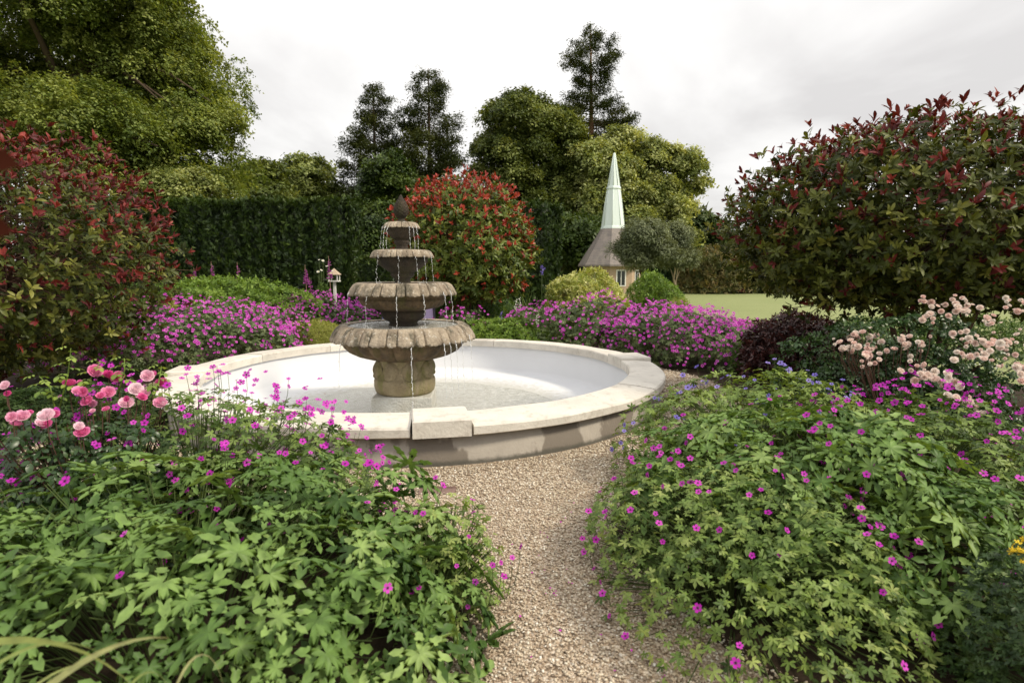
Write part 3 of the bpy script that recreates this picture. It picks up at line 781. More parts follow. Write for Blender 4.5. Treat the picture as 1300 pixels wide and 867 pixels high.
# ------------------------------------------------------------------ fountain
FD = 7.5; FX = P(513, 433, FD).x; FC = (FX, FD); K = FD / F * 1.01
def Z(py): return P(513, py, FD).z
ftn = empty('tiered_fountain', (FX, FD, -.2), 'four tiered mossy stone fountain with acorn finial standing in the white basin', 'fountain')
g = Geo(); h = 36.5 * K; zt = Z(497)
V = []
rr_ = .25
for (s, z) in ((1, -.24), (1, zt - .015), (.965, zt)):
    for sx_, sy_ in ((-1, -1), (1, -1), (1, 1), (-1, 1)):
        x, y = sx_ * h * s, sy_ * h * s; V.append((FX + x * math.cos(rr_ * .2) - y * math.sin(rr_ * .2), FD + x * math.sin(rr_ * .2) + y * math.cos(rr_ * .2), z))
g.add(V, [(k * 4 + j, k * 4 + (j + 1) % 4, (k + 1) * 4 + (j + 1) % 4, (k + 1) * 4 + j) for k in range(2) for j in range(4)] + [(8, 9, 10, 11)])
g.build('plinth', M['plinth'], ftn, smooth=False)
def prof(lst): return [(r * K, Z(y)) for r, y in lst]
g = Geo(); lathe(g, prof([(0, 497), (34, 497), (37, 494), (38.5, 488), (38.5, 481), (37.5, 478), (36, 477.5), (35, 476), (33, 472), (31, 466), (31.5, 458), (33, 455), (35, 453), (34, 448), (0, 448)]), *FC, n=96)
g.build('pedestal', M['st_ped'], ftn)
# acanthus leaves on the pedestal
for i in range(8):
    a = i * PI / 4 + .40; g = Geo(); u = np.array([math.cos(a), math.sin(a), 0]); v = np.array([-u[1], u[0], 0]); V = []; nu, nv = 9, 9
    for a_ in range(nu):
        f = a_ / (nu - 1); py = 456 + f * 21; zc_ = Z(py); wd = (4 + 6.5 * math.sin(f * PI * .95) ** .8 + 1.2 * math.sin(f * 24)) * K; base_r = (32 + 2.5 * f ** 2) * K
        for b_ in range(nv):
            s = (b_ / (nv - 1)) * 2 - 1; bulge = (6.5 * (1 - s * s) ** .5 + 1.6 * math.cos(s * 11)) * K * (.35 + .65 * math.sin(f * PI * .9 + .25)) + (1.8 * K if f > .8 else 0)
            rr = math.sqrt(max(base_r ** 2 - (s * wd) ** 2, 0)) + bulge - .004
            p = np.array([FX, FD, zc_]) + u * rr + v * s * wd; V.append(p)
    g.add(V, [(x * nv + y, x * nv + y + 1, (x + 1) * nv + y + 1, (x + 1) * nv + y) for x in range(nu - 1) for y in range(nv - 1)])
    o = g.build('acanthus_leaf', M['st_ped'], ftn)
def leaf_rim(R, ytop, ybot, nleaf, ydrop, inner, seed):
    """overhanging rim of carved leaves: grooves between leaves, jagged lower edge"""
    g = Geo(); r = np.random.default_rng(seed)
    bd = []; a = 0.
    while len(bd) < nleaf * 2:
        bd.append(a); a += (1.0 if len(bd) % 2 else .55)
    bd = np.array(bd) / a * 2 * PI; bd = np.append(bd, 2 * PI)
    jag = r.uniform(0, 1, 4000)
    def leafpos(t):
        t = t % (2 * PI); k = int(np.searchsorted(bd, t, side='right') - 1); k = min(k, len(bd) - 2); f = (t - bd[k]) / (bd[k + 1] - bd[k]); return k, f
    hh = ybot - ytop; cr = R - hh * .62
    P_ = [(inner, ytop + ydrop * .25, 0), (inner + (cr - inner) * .5, ytop, .1), (cr, ytop + .3, .5), (cr + (R - cr) * .35, ytop + hh * .18, 1), (cr + (R - cr) * .7, ytop + hh * .48, 1), (R - .3, ytop + hh * .85, 1), (R, ybot - .3, 1), (R - 1.3, ybot, 1), (R - 3.2, ybot - 1.0, .5), (R - 6 if R > 30 else R - 4, ybot - 2.2, 0)]
    def fr(t, rr, z, i):
        k, f = leafpos(t); w = P_[i][2]
        edge = min(f, 1 - f); gr = math.exp(-(edge / .05) ** 2)
        scal = math.sin(f * PI) ** .5
        vein = .25 * math.cos(f * PI * 6)
        rr2 = rr - K * w * (gr * (4.6 if R > 50 else 2.4) - scal * (1.0 if R > 50 else .7) - vein * .9)
        zz = z
        if i >= 5 and i <= 8: zz = z + K * w * ((1 - scal) * (2.6 if R > 50 else 1.3) + (abs(math.sin(f * PI * 3.5)) - .6) * (1.0 if R > 50 else .5))
        return rr2, zz
    lathe(g, prof([(a_, b_) for a_, b_, c_ in P_]), *FC, n=int(nleaf * 2 * 20), fr=fr)
    return g
def gad(n, amt, i0, i1):
    def fr(t, rr, z, i):
        if i0 <= i <= i1: rr -= K * amt * (1 - abs(math.cos(n * t / 2)) ** .6) 
        return rr, z
    return fr
def bowl(body, bodymat, rimR, yt, yb, nleaf, inner, seed, gd, drop=4, floor=None):
    g = Geo(); lathe(g, prof(body), *FC, n=224, fr=gd); b = g.build('bowl', bodymat, ftn)
    leaf_rim(rimR, yt, yb, nleaf, drop, inner, seed).build('rim', M['st_rim'], b)
    g = Geo(); lathe(g, prof([(0, yt + 2.2), (inner + 1.5, yt + 2.2)]), *FC, n=96); g.build('water_surface', M['water'], b)
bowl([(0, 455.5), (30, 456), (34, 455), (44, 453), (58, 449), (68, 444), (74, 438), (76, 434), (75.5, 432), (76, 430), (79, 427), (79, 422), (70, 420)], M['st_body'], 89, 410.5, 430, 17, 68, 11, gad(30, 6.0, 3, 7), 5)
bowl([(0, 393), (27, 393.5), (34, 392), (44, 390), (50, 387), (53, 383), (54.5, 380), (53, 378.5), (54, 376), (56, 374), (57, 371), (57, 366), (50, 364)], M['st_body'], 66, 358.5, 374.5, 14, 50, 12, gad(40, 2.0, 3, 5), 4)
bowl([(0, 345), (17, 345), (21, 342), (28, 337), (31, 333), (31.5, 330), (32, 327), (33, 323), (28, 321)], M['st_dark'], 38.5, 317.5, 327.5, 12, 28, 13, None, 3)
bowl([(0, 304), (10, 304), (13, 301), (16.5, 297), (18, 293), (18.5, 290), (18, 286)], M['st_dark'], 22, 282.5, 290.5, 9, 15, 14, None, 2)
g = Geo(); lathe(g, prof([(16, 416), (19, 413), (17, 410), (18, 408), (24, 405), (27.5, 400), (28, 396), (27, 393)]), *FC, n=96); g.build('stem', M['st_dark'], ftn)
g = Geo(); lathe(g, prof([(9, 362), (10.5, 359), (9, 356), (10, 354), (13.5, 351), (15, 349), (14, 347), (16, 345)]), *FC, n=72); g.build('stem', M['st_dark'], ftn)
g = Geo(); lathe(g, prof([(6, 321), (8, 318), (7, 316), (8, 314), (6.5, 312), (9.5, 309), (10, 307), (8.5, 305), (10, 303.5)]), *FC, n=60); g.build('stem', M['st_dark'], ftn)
def fr_pine(t, rr, z, i):
    if 4 <= i <= 17: rr *= 1 + .14 * math.sin(9 * t + (i % 2) * PI)
    return rr, z
pl = [(6.5, 284), (7.5, 281.5), (4.5, 280), (3.6, 277.5)] + [(r, y) for r, y in zip([5.5, 7, 8, 8.6, 8.8, 8.8, 8.5, 8, 7.3, 6.5, 5.5, 4.4, 3.2, 2.2], np.linspace(276, 250.5, 14))] + [(1.4, 248.5), (.2, 247)]
g = Geo(); lathe(g, prof(pl), *FC, n=64, fr=fr_pine); g.build('finial', M['st_dark'], ftn)
# falling water: strings of drops from the leaf tips
def drop_tpl():
    t = Tpl(); V = []; n = 6
    for k, (r, z) in enumerate([(.0, 1), (.6, .5), (1, 0), (.75, -.6), (0, -1)]):
        V += [(r * math.cos(i * PI / 3), r * math.sin(i * PI / 3), z) for i in range(n)]
    t.add(V, [(k * n + i, k * n + (i + 1) % n, (k + 1) * n + (i + 1) % n, (k + 1) * n + i) for k in range(4) for i in range(n)]); return t
DROP = drop_tpl()
def stream(x_off, ytop, ybot, R, wob=1.0, thick=1.0, cont=.5):
    """x_off in photo pixels from the axis, R radius in photo pixels of the lip it falls from; comes off the lip's front"""
    x = x_off * K; y = -math.sqrt(max((R * K) ** 2 - x * x, 0)) if abs(x_off) < R * .98 else 0
    z0, z1 = Z(ytop), Z(ybot); z0 += (-y) * -.0; g = Geo(); n = max(8, int((z0 - z1) / .016)); f = np.linspace(0, 1, n)
    out = norm(np.array([[x, y, 0]]))[0]
    pos = np.array([FX + x, FD + y, 0]) + out[None] * (.05 * np.sqrt(f))[:, None]; pos[:, 2] = z0 + (z1 - z0) * f ** 1.3
    pos[:, :2] += rng.normal(size=(n, 2)) * .004 * wob
    kp = (rng.uniform(size=n) > .3) | (np.arange(n) < 3); pos = pos[kp]; n = len(pos)
    S = rng.uniform(.0028, .0055, n) * thick; S3 = np.stack([S, S, S * rng.uniform(1.2, 3.5, n)], 1)
    scatter(g, DROP, pos, frames(np.tile([0, 0, 1.], (n, 1)) + rng.normal(size=(n, 3)) * .1, rand_unit(n)), S3, np.full(n, .5))
    k = max(3, int(n * cont)); tube(g, pos, np.where(np.arange(n) < k, .003, .0010) * thick, 5)
    g.build('water_stream', M['drops'], ftn)
for a in [(-16, 289, 316, 22), (-12, 289, 318, 22), (12, 289, 318, 22), (16, 289, 316, 22), (-20, 288, 317, 22), (19, 287, 317, 22)]: stream(*a, thick=.9, cont=.35)
for a in [(3, 326, 362, 38), (-22, 325, 360, 38), (30, 325, 360, 38), (36, 322, 358, 38), (22, 326, 360, 38)]: stream(*a, thick=.8, cont=.15)
for a in [(5, 374, 415, 66), (-30, 373, 414, 66), (34, 372, 414, 66), (55, 370, 412, 66), (61, 368, 411, 66), (-58, 370, 412, 66)]: stream(*a, thick=1.0, cont=.4)
for a in [(24, 430, 500, 89), (58, 428, 494, 89), (64, 427, 492, 89), (70, 426, 490, 89), (84, 422, 476, 89), (-60, 428, 480, 89), (76, 425, 485, 89)]: stream(*a, thick=1.1, cont=.6)

def splash(x_off, y_off, z, n=26, r=.07):
    g = Geo(); a = rng.uniform(0, 6.28, n); rr = r * rng.uniform(0, 1, n) ** .6
    pos = np.stack([FX + x_off * K + rr * np.cos(a), FD + y_off * K + rr * np.sin(a), z + .05 * rng.uniform(0, 1, n) ** 2 * (1.2 - rr / r)], 1)
    scatter(g, DROP, pos, frames(rand_unit(n), rand_unit(n)), rng.uniform(.002, .005, n), np.full(n, .5)); tag(g.build('splash', M['drops'], ftn), kind='stuff')
for x, R_, z in [(5, 68, Z(411)), (-30, 68, Z(411)), (34, 68, Z(411)), (55, 68, Z(411)), (3, 41, Z(360)), (-22, 41, Z(360)), (30, 41, Z(360)), (24, 92, -.20), (58, 92, -.20), (64, 92, -.20), (76, 92, -.20), (-60, 92, -.20)]:
    splash(x, -math.sqrt(max(R_ ** 2 - x * x, 0)), z, 30, .06 if z > 0 else .10)
# rusty plate in the gravel
g = Geo(); p = np.array(G(555, 628)); V = []
for (x, y, z) in ((-.13, -.035, .018), (.13, -.02, .018), (.13, .05, .03), (-.13, .03, .03), (-.13, .035, .045), (.13, .055, .045)): V.append(p + (x, y, z))
g.add(V, [(0, 1, 2, 3), (3, 2, 5, 4)]); g.add([q + np.array([0, .004, -.02]) for q in V], [(3, 2, 1, 0), (4, 5, 2, 3)])
tag(g.build('metal_plate', M['rust'], loc=p, smooth=False), 'small rusty metal drain plate half buried in the gravel before the basin wall', 'metal plate')

# ------------------------------------------------------------------ near plants
def geranium(label, c, r, h, seed, n, size, mat, tpls, nfl, fsize, rise=.09, flmesh=None, flmats=None, rot=0., up=.7, layers=((1, 1.), (.86, .55), (.66, .25)), keep=None, group=None, amp=.12, jit=.35, tb=0., stems=220, flat=.65, sv=.35, name='geranium_plant', fkeep=None, flim=100):
    root = empty(name, (c[0], c[1], 0), label, 'plant', group)
    leaf_mound(root, c, r, h, seed, n, tpls, size, mat, layers=layers, up=up, rot=rot, amp=amp, jit=jit, tb=tb, keep=keep, flat=flat, szvar=sv)
    q, N = mound_pts(stems, c, r, h, seed, .96, amp, rot=rot, flat=flat)
    if nfl:
        fq, fN = flower_pts(nfl, c, r, h, seed, rise, rot, amp, keep=fkeep or keep, flat=flat)
        fN = norm(fN + .55 * norm(CAM - fq)); S = fsize * rng.uniform(.6, 1.15, len(fq)); stalks = fq[rng.permutation(len(fq))[:150]]
    else: stalks = ()
    stems_to(root, c, q, M['stem'], .0032, extra=stalks)
    if nfl:
        flowers(root, fq, fN, S, [flmesh or FL_ME], [FLOWER], flmats or [M['magenta'], M['fl_eye']], limit=flim)
    return root
geranium('broad leaved green geranium mound filling the lower left corner, few magenta flowers', (-1.42, 2.30), (1.25, .98), .72, 21, 330, .132, M['ger_leaf'], PALM, 70, .020, amp=.12, up=.5, fkeep=lambda q: (q[:, 1] > 2.7) | (rng.uniform(size=len(q)) < .3))
geranium('magenta flowering geranium between the pink rose and the near basin wall', (-1.85, 3.30), (1.10, .55), .86, 22, 1200, .042, M['ger_small'], PALM_S, 430, .022, rise=.14, up=.6, tb=-.2)
geranium('small leaved pale green geranium clump spilling onto the path at lower centre', (-.36, 2.58), (.28, .34), .46, 23, 420, .032, M['ger_small'], PALM_S, 26, .017, rise=.1, stems=120, amp=.2)
geranium('broad leaved geranium mound in the middle of the right bed', (1.66, 3.15), (1.02, 1.0), .74, 24, 290, .132, M['ger_leaf'], PALM, 60, .020, amp=.10, up=.55)
geranium('small leaved geranium with scattered magenta flowers at the left front of the right bed', (1.12, 2.72), (.68, .92), .60, 25, 1500, .035, M['ger_small'], PALM_S, 130, .018, rise=.05, stems=300, amp=.12)
geranium('violet flowered geranium with light green leaves at the back of the right bed', (1.88, 4.25), (1.02, .60), .80, 26, 1400, .042, M['ger_lime'], PALM_S, 120, .024, flmesh=FL_VIO, flmats=[M['violet'], M['fl_eye']], rise=.06, up=.6)
geranium('magenta flowered geranium below the pale roses on the right', (2.75, 3.75), (.85, .85), .72, 27, 900, .055, M['ger_small'], PALM_S + PALM[:1], 380, .023, rise=.12, tb=-.2)
geranium('dark fine leaved plant in the lower right corner', (2.12, 1.78), (.55, .48), .62, 28, 2600, .024, M['ger_dark'], PALM_S, 0, .02, name='leafy_plant', tb=-.08)
geranium('low dark green leafy clump under the left photinia beside the gravel', (-4.35, 5.6), (.95, .5), .42, 29, 900, .055, M['ger_dark'], PALM, 8, .018, tb=.15)
# yellow flower spike
root = empty('yellow_flower', (1.72, 1.92, 0), 'yellow flower spike at the right edge above the dark leafy plant', 'flower')
p = np.array(P(1291, 700, 1.95)); g = Geo(); tube(g, [(p[0] + .03, p[1] + .05, 0), p + (.01, .02, -.1), p + (0, 0, .03)], [.004, .003, .002], 5); g.build('stem', M['stem'], root)
q = p + rng.normal(size=(14, 3)) * np.array([.012, .012, .03]); put_parts('flower', [FL_YEL], root, q, norm(rng.normal(size=(14, 3)) + [0, -.8, .4]), rng.uniform(.010, .016, 14))
# grass blades, lower left corner, close to the lens
root = empty('grass_tuft', (-.95, .95, 0), 'pale arching grass blades at the lower left corner', 'grass')
g = Geo()
def blade(pts, w, tint):
    pts = np.array(pts); m = 14; t = np.linspace(0, 1, m)
    b = [(1 - x) ** 3 * pts[0] + 3 * x * (1 - x) ** 2 * pts[1] + 3 * x * x * (1 - x) * pts[2] + x ** 3 * pts[3] for x in t]; V = []
    for i, p in enumerate(b):
        T = b[min(i + 1, m - 1)] - b[max(i - 1, 0)]; s = norm(np.cross(T, [0.3, 1, .2])[None])[0]; ww = w * (1 - t[i] ** 3) * .5 + .0003
        V += [p - s * ww, p, p + s * ww]; V[-2] = V[-2] + np.array([0, .001, -.002])
    g.add(V, [f for i in range(m - 1) for f in ((3 * i, 3 * i + 1, 3 * i + 4, 3 * i + 3), (3 * i + 1, 3 * i + 2, 3 * i + 5, 3 * i + 4))], 0, tint)
Pn = lambda a, b, d: tuple(P(a, b, d))
blade([Pn(-170, 900, 1.0), Pn(-50, 790, 1.0), Pn(90, 780, 1.0), Pn(178, 880, 1.05)], .019, .5)
blade([Pn(-60, 990, 1.0), Pn(20, 900, 1.0), Pn(120, 800, 1.0), Pn(214, 809, 1.0)], .014, .8)
blade([Pn(-120, 930, 1.05), Pn(0, 830, 1.1), Pn(60, 790, 1.1), Pn(130, 830, 1.1)], .007, .4)
blade([Pn(120, 1000, 1.1), Pn(140, 880, 1.1), Pn(190, 810, 1.1), Pn(218, 880, 1.1)], .006, .3)
blade([Pn(200, 990, 1.2), Pn(210, 850, 1.2), Pn(262, 780, 1.2), Pn(284, 870, 1.2)], .006, .9)
blade([Pn(-30, 960, 1.1), Pn(20, 880, 1.1), Pn(60, 850, 1.1), Pn(110, 840, 1.1)], .006, .6)
g.build('blades', M['grass_pale'], root)

# ------------------------------------------------------------------ roses
COMP = combine(LEAFW, [((0, .0, 0), (0, 0, 1), (0, 1, 0), .9), ((0, -.15, 0), (.1, 0, 1), (.9, .35, 0), .7), ((0, -.15, 0), (-.1, 0, 1), (-.9, .35, 0), .7), ((0, -.75, 0), (.1, 0, 1), (.9, .25, -.1), .65), ((0, -.75, 0), (-.1, 0, 1), (-.9, .25, -.1), .65)])
def rose(label, c, r, h, seed, n, lsize, blooms, bsize, meshes, pts=None, base=.25, shoots=None):
    root = empty('rose_bush', (c[0], c[1], 0), label, 'rose bush')
    leaf_mound(root, c, r, h, seed, n, [COMP], lsize, M['rose_leaf'], layers=((1, 1.), (.8, .8), (.6, .6), (.4, .4)), up=.55, amp=.2, jit=.5)
    q, N = mound_pts(60, c, r, h, seed, .95, .2); stems_to(root, c, q, M['twig'], .005, base=.15)
    if pts is None:
        # clusters
        cq, cN = flower_pts(blooms // 6, c, r, h, seed, .08, up=.5); cq = np.concatenate([cq, cq[:0]])
        pts = (cq[:, None] + rng.normal(size=(len(cq), 6, 3)) * np.array([.075, .075, .045])).reshape(-1, 3)
    pts = np.array(pts); N = norm(norm(pts - np.array([c[0], c[1], h * .3])) * .35 + norm(CAM - pts) * .75 + np.array([0, 0, .35]) + rng.normal(size=pts.shape) * .3)
    put_parts('bloom', meshes, root, pts, N, bsize * rng.uniform(.45, 1.25, len(pts)))
    g = Geo()
    for p in pts[:60]: tube(g, [(c[0] + (p[0] - c[0]) * .6, c[1] + (p[1] - c[1]) * .6, p[2] * .5), p + (0, 0, -.1), p], [.004, .003, .002], 4, cap=False)
    if shoots:
        for (b, t) in shoots:
            gl = Geo()
            b, t = np.array(b), np.array(t); m = (b + t) / 2 + (.02, 0, .03); tube(g, [b, m, t], [.004, .003, .002], 5)
            k = 8; f = np.linspace(.35, 1, k)[:, None]; q = b + (t - b) * f; a = np.arange(k) * 2.4
            T = np.stack([np.cos(a), np.sin(a), np.full(k, .15)], 1); scatter(gl, COMP, q + T * .05, frames(np.tile([0, 0, 1.], (k, 1)) + T * .3, T), np.linspace(.055, .03, k), rng.uniform(0, 1, k))
            tube(gl, [b, m, t], [.0045, .0035, .0025], 5); gl.build('new_shoot', M['rose_leaf_new'], root)
    g.build('stems', M['twig'], root)
    return root
pk = [(10, 500, 2.9), (38, 524, 2.85), (70, 526, 2.8), (120, 472, 3.1), (100, 498, 3.0), (172, 495, 3.1), (187, 478, 3.15), (205, 487, 3.2), (112, 510, 3.0), (150, 480, 3.2), (203, 512, 3.1), (20, 540, 2.8), (105, 550, 2.8), (135, 520, 3.0), (165, 512, 3.1), (88, 488, 3.1), (52, 538, 2.85), (-10, 525, 2.8), (128, 503, 3.0), (180, 505, 3.0)]
rose('pink rose bush with full blooms at the left edge in front of the gravel', (-2.25, 2.98), (.62, .30), .92, 31, 560, .045, 0, .036, RO_PINK, pts=[tuple(np.array(P(*a)) + rng.normal(size=3) * (.03, .03, .025) * j) for a in pk for j in (0, 1)],
     shoots=[(Pn(75, 520, 3.05), Pn(90, 442, 3.1)), (Pn(150, 500, 3.1), Pn(158, 455, 3.15)), (Pn(70, 520, 3.05), Pn(50, 478, 3.1)), (Pn(190, 520, 3.1), Pn(205, 465, 3.2)), (Pn(95, 515, 3.1), Pn(128, 458, 3.1))])
cl = [(1062, 435, 5.2), (1090, 440, 5.1), (1085, 425, 5.2), (1105, 452, 5.0), (1100, 462, 4.9), (1110, 430, 5.2), (1165, 437, 5.0), (1145, 440, 5.1), (1172, 400, 5.1), (1178, 385, 5.2), (1210, 395, 5.0), (1225, 388, 5.1), (1218, 385, 5.1), (1285, 390, 5.0), (1295, 382, 5.1), (1170, 470, 4.7), (1180, 480, 4.6), (1195, 478, 4.6),
      (1228, 450, 4.7), (1240, 455, 4.7), (1250, 440, 4.8), (1262, 435, 4.8), (1275, 440, 4.7), (1285, 460, 4.6), (1292, 475, 4.6), (1225, 425, 4.9), (1230, 515, 4.3), (1215, 508, 4.3), (1300, 430, 4.8), (1320, 450, 4.7), (1340, 400, 4.9), (1250, 405, 5.0)]
pts = []
for a in cl:
    p = np.array(P(a[0], a[1], a[2] - .38)); k = 8; pts += [tuple(p + rng.normal(size=3) * (.055, .05, .036)) for _ in range(k)]
rose('pale pink rose bush with clustered blooms below the right photinia', (3.45, 5.05), (1.15, .42), 1.10, 32, 2100, .045, 0, .029, RO_PALE, pts=pts)

# ------------------------------------------------------------------ photinias
PL = (-6.35, 6.9)
photinia('dark photinia with crimson tips at the left edge', PL, (2.0, 1.5, 1.42), 1.78, 41, 2800, .082, M['phot'], M['phot_red_dark'], .5, trunks=9, redbias=lambda d: .5 + .8 * np.clip(d[:, 0] + .4, 0, 1.2), lowz=.35, amp=.12)
photinia('large photinia with dark red tips over the pale roses on the right', (4.45, 6.2), (2.05, 1.3, 1.0), 2.10, 42, 3700, .078, M['phot'], M['phot_red_dark'], .36, trunks=8, lowz=1.12, amp=.10)
pc = P(590, 310, 12.3)
photinia('rounded bright red tipped photinia right behind the fountain', (pc.x, pc.y), (1.44, 1.35, 1.26), pc.z + .03, 43, 2500, .092, M['phot_bright'], M['phot_red'], .42, trunks=7, lowz=.9, amp=.13)
# two out-of-focus red leaves hanging in from the left close to the lens
root = empty('photinia_twig', (-.62, .62, 0), 'two large blurred dark red leaves on a twig at the left picture edge', 'twig')
g = Geo(); R = frames(np.array([[.3, -1., .3], [.2, -1., .3]]), np.array([[1, 0, -.02], [1, 0, -.25]]))
scatter(g, LEAFW, np.array([P(-64, 193, .62), P(-66, 272, .62)]), R, [.056, .056], [.0, .25]); g.build('leaves', plain('blurred_leaf', (.035, .010, .006), .9, .0), root)
g = Geo(); tube(g, [(-.80, .66, 0), (-.72, .64, 1.0), P(-40, 272, .62), P(-34, 186, .62)], [.006, .005, .003, .002], 6); g.build('stem', M['twig'], root)

# ------------------------------------------------------------------ mid beds
def bed(label, pts, seed, n, nfl, h, size=.065, fs=.029, mat='ger_far', flmesh=None, flmats=None, **kw):
    (x, y), r, rot = pts
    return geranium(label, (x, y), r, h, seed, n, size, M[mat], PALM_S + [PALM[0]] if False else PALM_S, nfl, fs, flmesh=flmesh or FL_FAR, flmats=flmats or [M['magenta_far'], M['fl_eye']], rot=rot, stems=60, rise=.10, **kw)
def wx(px, d): return (px - 650) / F * d
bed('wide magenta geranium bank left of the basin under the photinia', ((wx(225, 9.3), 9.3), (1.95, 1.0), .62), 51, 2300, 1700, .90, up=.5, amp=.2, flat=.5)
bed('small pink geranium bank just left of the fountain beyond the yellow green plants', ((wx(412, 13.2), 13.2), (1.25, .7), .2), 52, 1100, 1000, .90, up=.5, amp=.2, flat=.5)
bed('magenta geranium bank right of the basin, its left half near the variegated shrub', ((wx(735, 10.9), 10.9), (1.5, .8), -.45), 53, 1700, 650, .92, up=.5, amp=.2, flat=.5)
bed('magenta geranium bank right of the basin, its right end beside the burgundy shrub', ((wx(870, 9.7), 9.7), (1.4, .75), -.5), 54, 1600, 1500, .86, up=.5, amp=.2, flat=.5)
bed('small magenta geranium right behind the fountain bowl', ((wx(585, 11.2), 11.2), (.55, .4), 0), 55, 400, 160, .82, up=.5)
def shrub(label, px, d, rx, ry, h, seed, n, size, mat, tpls=None, name='shrub', up=.35, amp=.12, cat='shrub', rot=0., flat=.6, jit=.5, tb=0., stem=True, grp=None):
    x = wx(px, d); root = empty(name, (x, d, 0), label, cat, grp)
    leaf_mound(root, (x, d), (rx, ry), h, seed, n, tpls or [SPR_L[0], SPR_L[1]], size, M[mat], up=up, amp=amp, rot=rot, flat=flat, jit=jit, tb=tb, layers=((1, 1.), (.86, .7), (.68, .5), (.45, .3)))
    q, N = mound_pts(24, (x, d), (rx, ry), h, seed, .9, amp, rot=rot); stems_to(root, (x, d), q, M['twig'], .008, base=.2)
    return root
SPR_L = [whorl(LEAF, 6, 1.0, 61, .9, .8), whorl(LEAF, 5, .9, 62, .9, .8)]
shrub('low bright green shrub in front of the yew hedge, left', 275, 13.0, 2.4, .9, 1.40, 63, 3000, .085, 'lime')
shrub('variegated yellow and green rounded shrub left of centre below the spire', 745, 13.2, .98, .8, 1.68, 64, 1500, .085, 'euon')
shrub('bright green rounded shrub right beside the variegated yellow shrub', 832, 14.5, .82, .7, 1.42, 65, 1300, .08, 'lime')
shrub('dark burgundy leaved shrub between the magenta bank and the pale roses', 1022, 8.2, .82, .6, .92, 66, 1300, .085, 'dark_red')
shrub('sage green leafy herb patch right behind the basin coping', 640, 10.7, .95, .45, .68, 67, 1300, .06, 'lime', name='herb_patch', cat='plant')
shrub('yellow green feathery lady mantle patch between the two left geranium banks', 392, 11.0, .72, .5, .62, 68, 1700, .06, 'alchem', tpls=SPRN, name='yellow_green_plant', cat='plant', up=.1, tb=.2)
shrub('copper and orange leaved shrub across the lawn left of the far hedge', 905, 40, 2.7, 1.7, 3.1, 69, 2200, .22, 'orange', amp=.15)
shrub('tall green shrub with copper top across the lawn behind the orange shrub', 972, 41, 3.4, 2.0, 3.4, 70, 2200, .23, 'orange', amp=.18, tb=-.25)
shrub('brown green shrub across the lawn seen under the right photinia', 1090, 42, 4.6, 2.0, 3.1, 71, 2400, .2, 'green', amp=.15, tb=-.2)
shrub('dark green shrub mass across the lawn at the far right', 1290, 42, 6.5, 2.0, 3.4, 72, 2400, .2, 'green', amp=.15, tb=-.2)
shrub('low sprawling brownish ground plant at the edge of the lawn, right of the magenta bank', 960, 11.4, 1.35, .5, .62, 73, 1100, .06, 'orange', name='ground_plant', cat='plant', tb=-.2)
shrub('low dark border plants along the lawn edge behind the pale roses', 1190, 10.8, 3.2, .5, .78, 78, 1600, .06, 'green', name='border_plant', cat='plant', tb=-.15)
shrub('small green lime fern clump beside the right magenta bank', 862, 12.3, .35, .35, 1.0, 74, 350, .07, 'alchem', tpls=SPRN, name='fern', cat='plant', up=.1)
shrub('small weedy grass green plant between the magenta bank and burgundy shrub', 957, 8.7, .32, .3, .55, 75, 420, .045, 'green', name='weed_clump', cat='plant')
shrub('dark undergrowth shrub left of the low bright green shrub', 150, 12.5, 1.6, .8, 1.2, 76, 1500, .085, 'green', tb=-.2)
shrub('dark green undergrowth shrub below the central photinia', 590, 13.6, 1.5, .8, 1.0, 77, 1500, .08, 'green', tb=-.1)
for i, (px, d, n, L, lb, mt) in enumerate([(622, 12.6, 150, .95, 'dark arching grass clump under the right side of the central photinia', 'grass'), (672, 12.9, 220, 1.25, 'tall light green grass clump left of the variegated yellow shrub', 'grass'), (935, 10.2, 60, .9, 'wispy pale grass tuft at the right end of the magenta bank', 'grass_pale'), (118, 10.2, 80, .8, 'strappy leaved clump beneath the left photinia', 'grass')]):
    root = empty('grass_clump', (wx(px, d), d, 0), lb, 'grass'); blades(root, (wx(px, d), d), n, L, 80 + i, M[mt], .45, .022)
# foxglove and other flower spikes
def foxglove(px, py_top, d, lb, full=1.0):
    t = P(px, py_top, d); root = empty('foxglove', (t.x, d, 0), lb, 'foxglove', 'flower spikes by the yew hedge')
    g = Geo(); tube(g, [(t.x, d, 0), (t.x + .02, d, t.z * .5), tuple(t)], [.012, .009, .003], 5); g.build('stem', M['spike'], root)
    n = 34; f = rng.uniform(.5, .97, n) ** 1.0; z = t.z * .45 + t.z * .52 * f; a = rng.uniform(0, 6.28, n)
    T = np.stack([np.cos(a), np.sin(a), np.full(n, -.5)], 1); g = Geo(); bell = Tpl(); V = []
    for r, y in ((.10, 0), (.18, .4), (.3, 1.0)): V += [(r * math.cos(k * PI / 3), y, r * math.sin(k * PI / 3)) for k in range(6)]
    bell.add(V, [(6 * j + k, 6 * j + (k + 1) % 6, 6 * (j + 1) + (k + 1) % 6, 6 * (j + 1) + k) for j in range(2) for k in range(6)])
    pos = np.stack([np.full(n, t.x + .015), np.full(n, d), z], 1); s = .065 * (1.15 - .75 * (z - z.min()) / (z.max() - z.min() + 1e-6))
    scatter(g, bell, pos, frames(np.tile([0, 0, 1.], (n, 1)), T), s, rng.uniform(0, 1, n)); g.build('flowers', M['foxglove'], root)
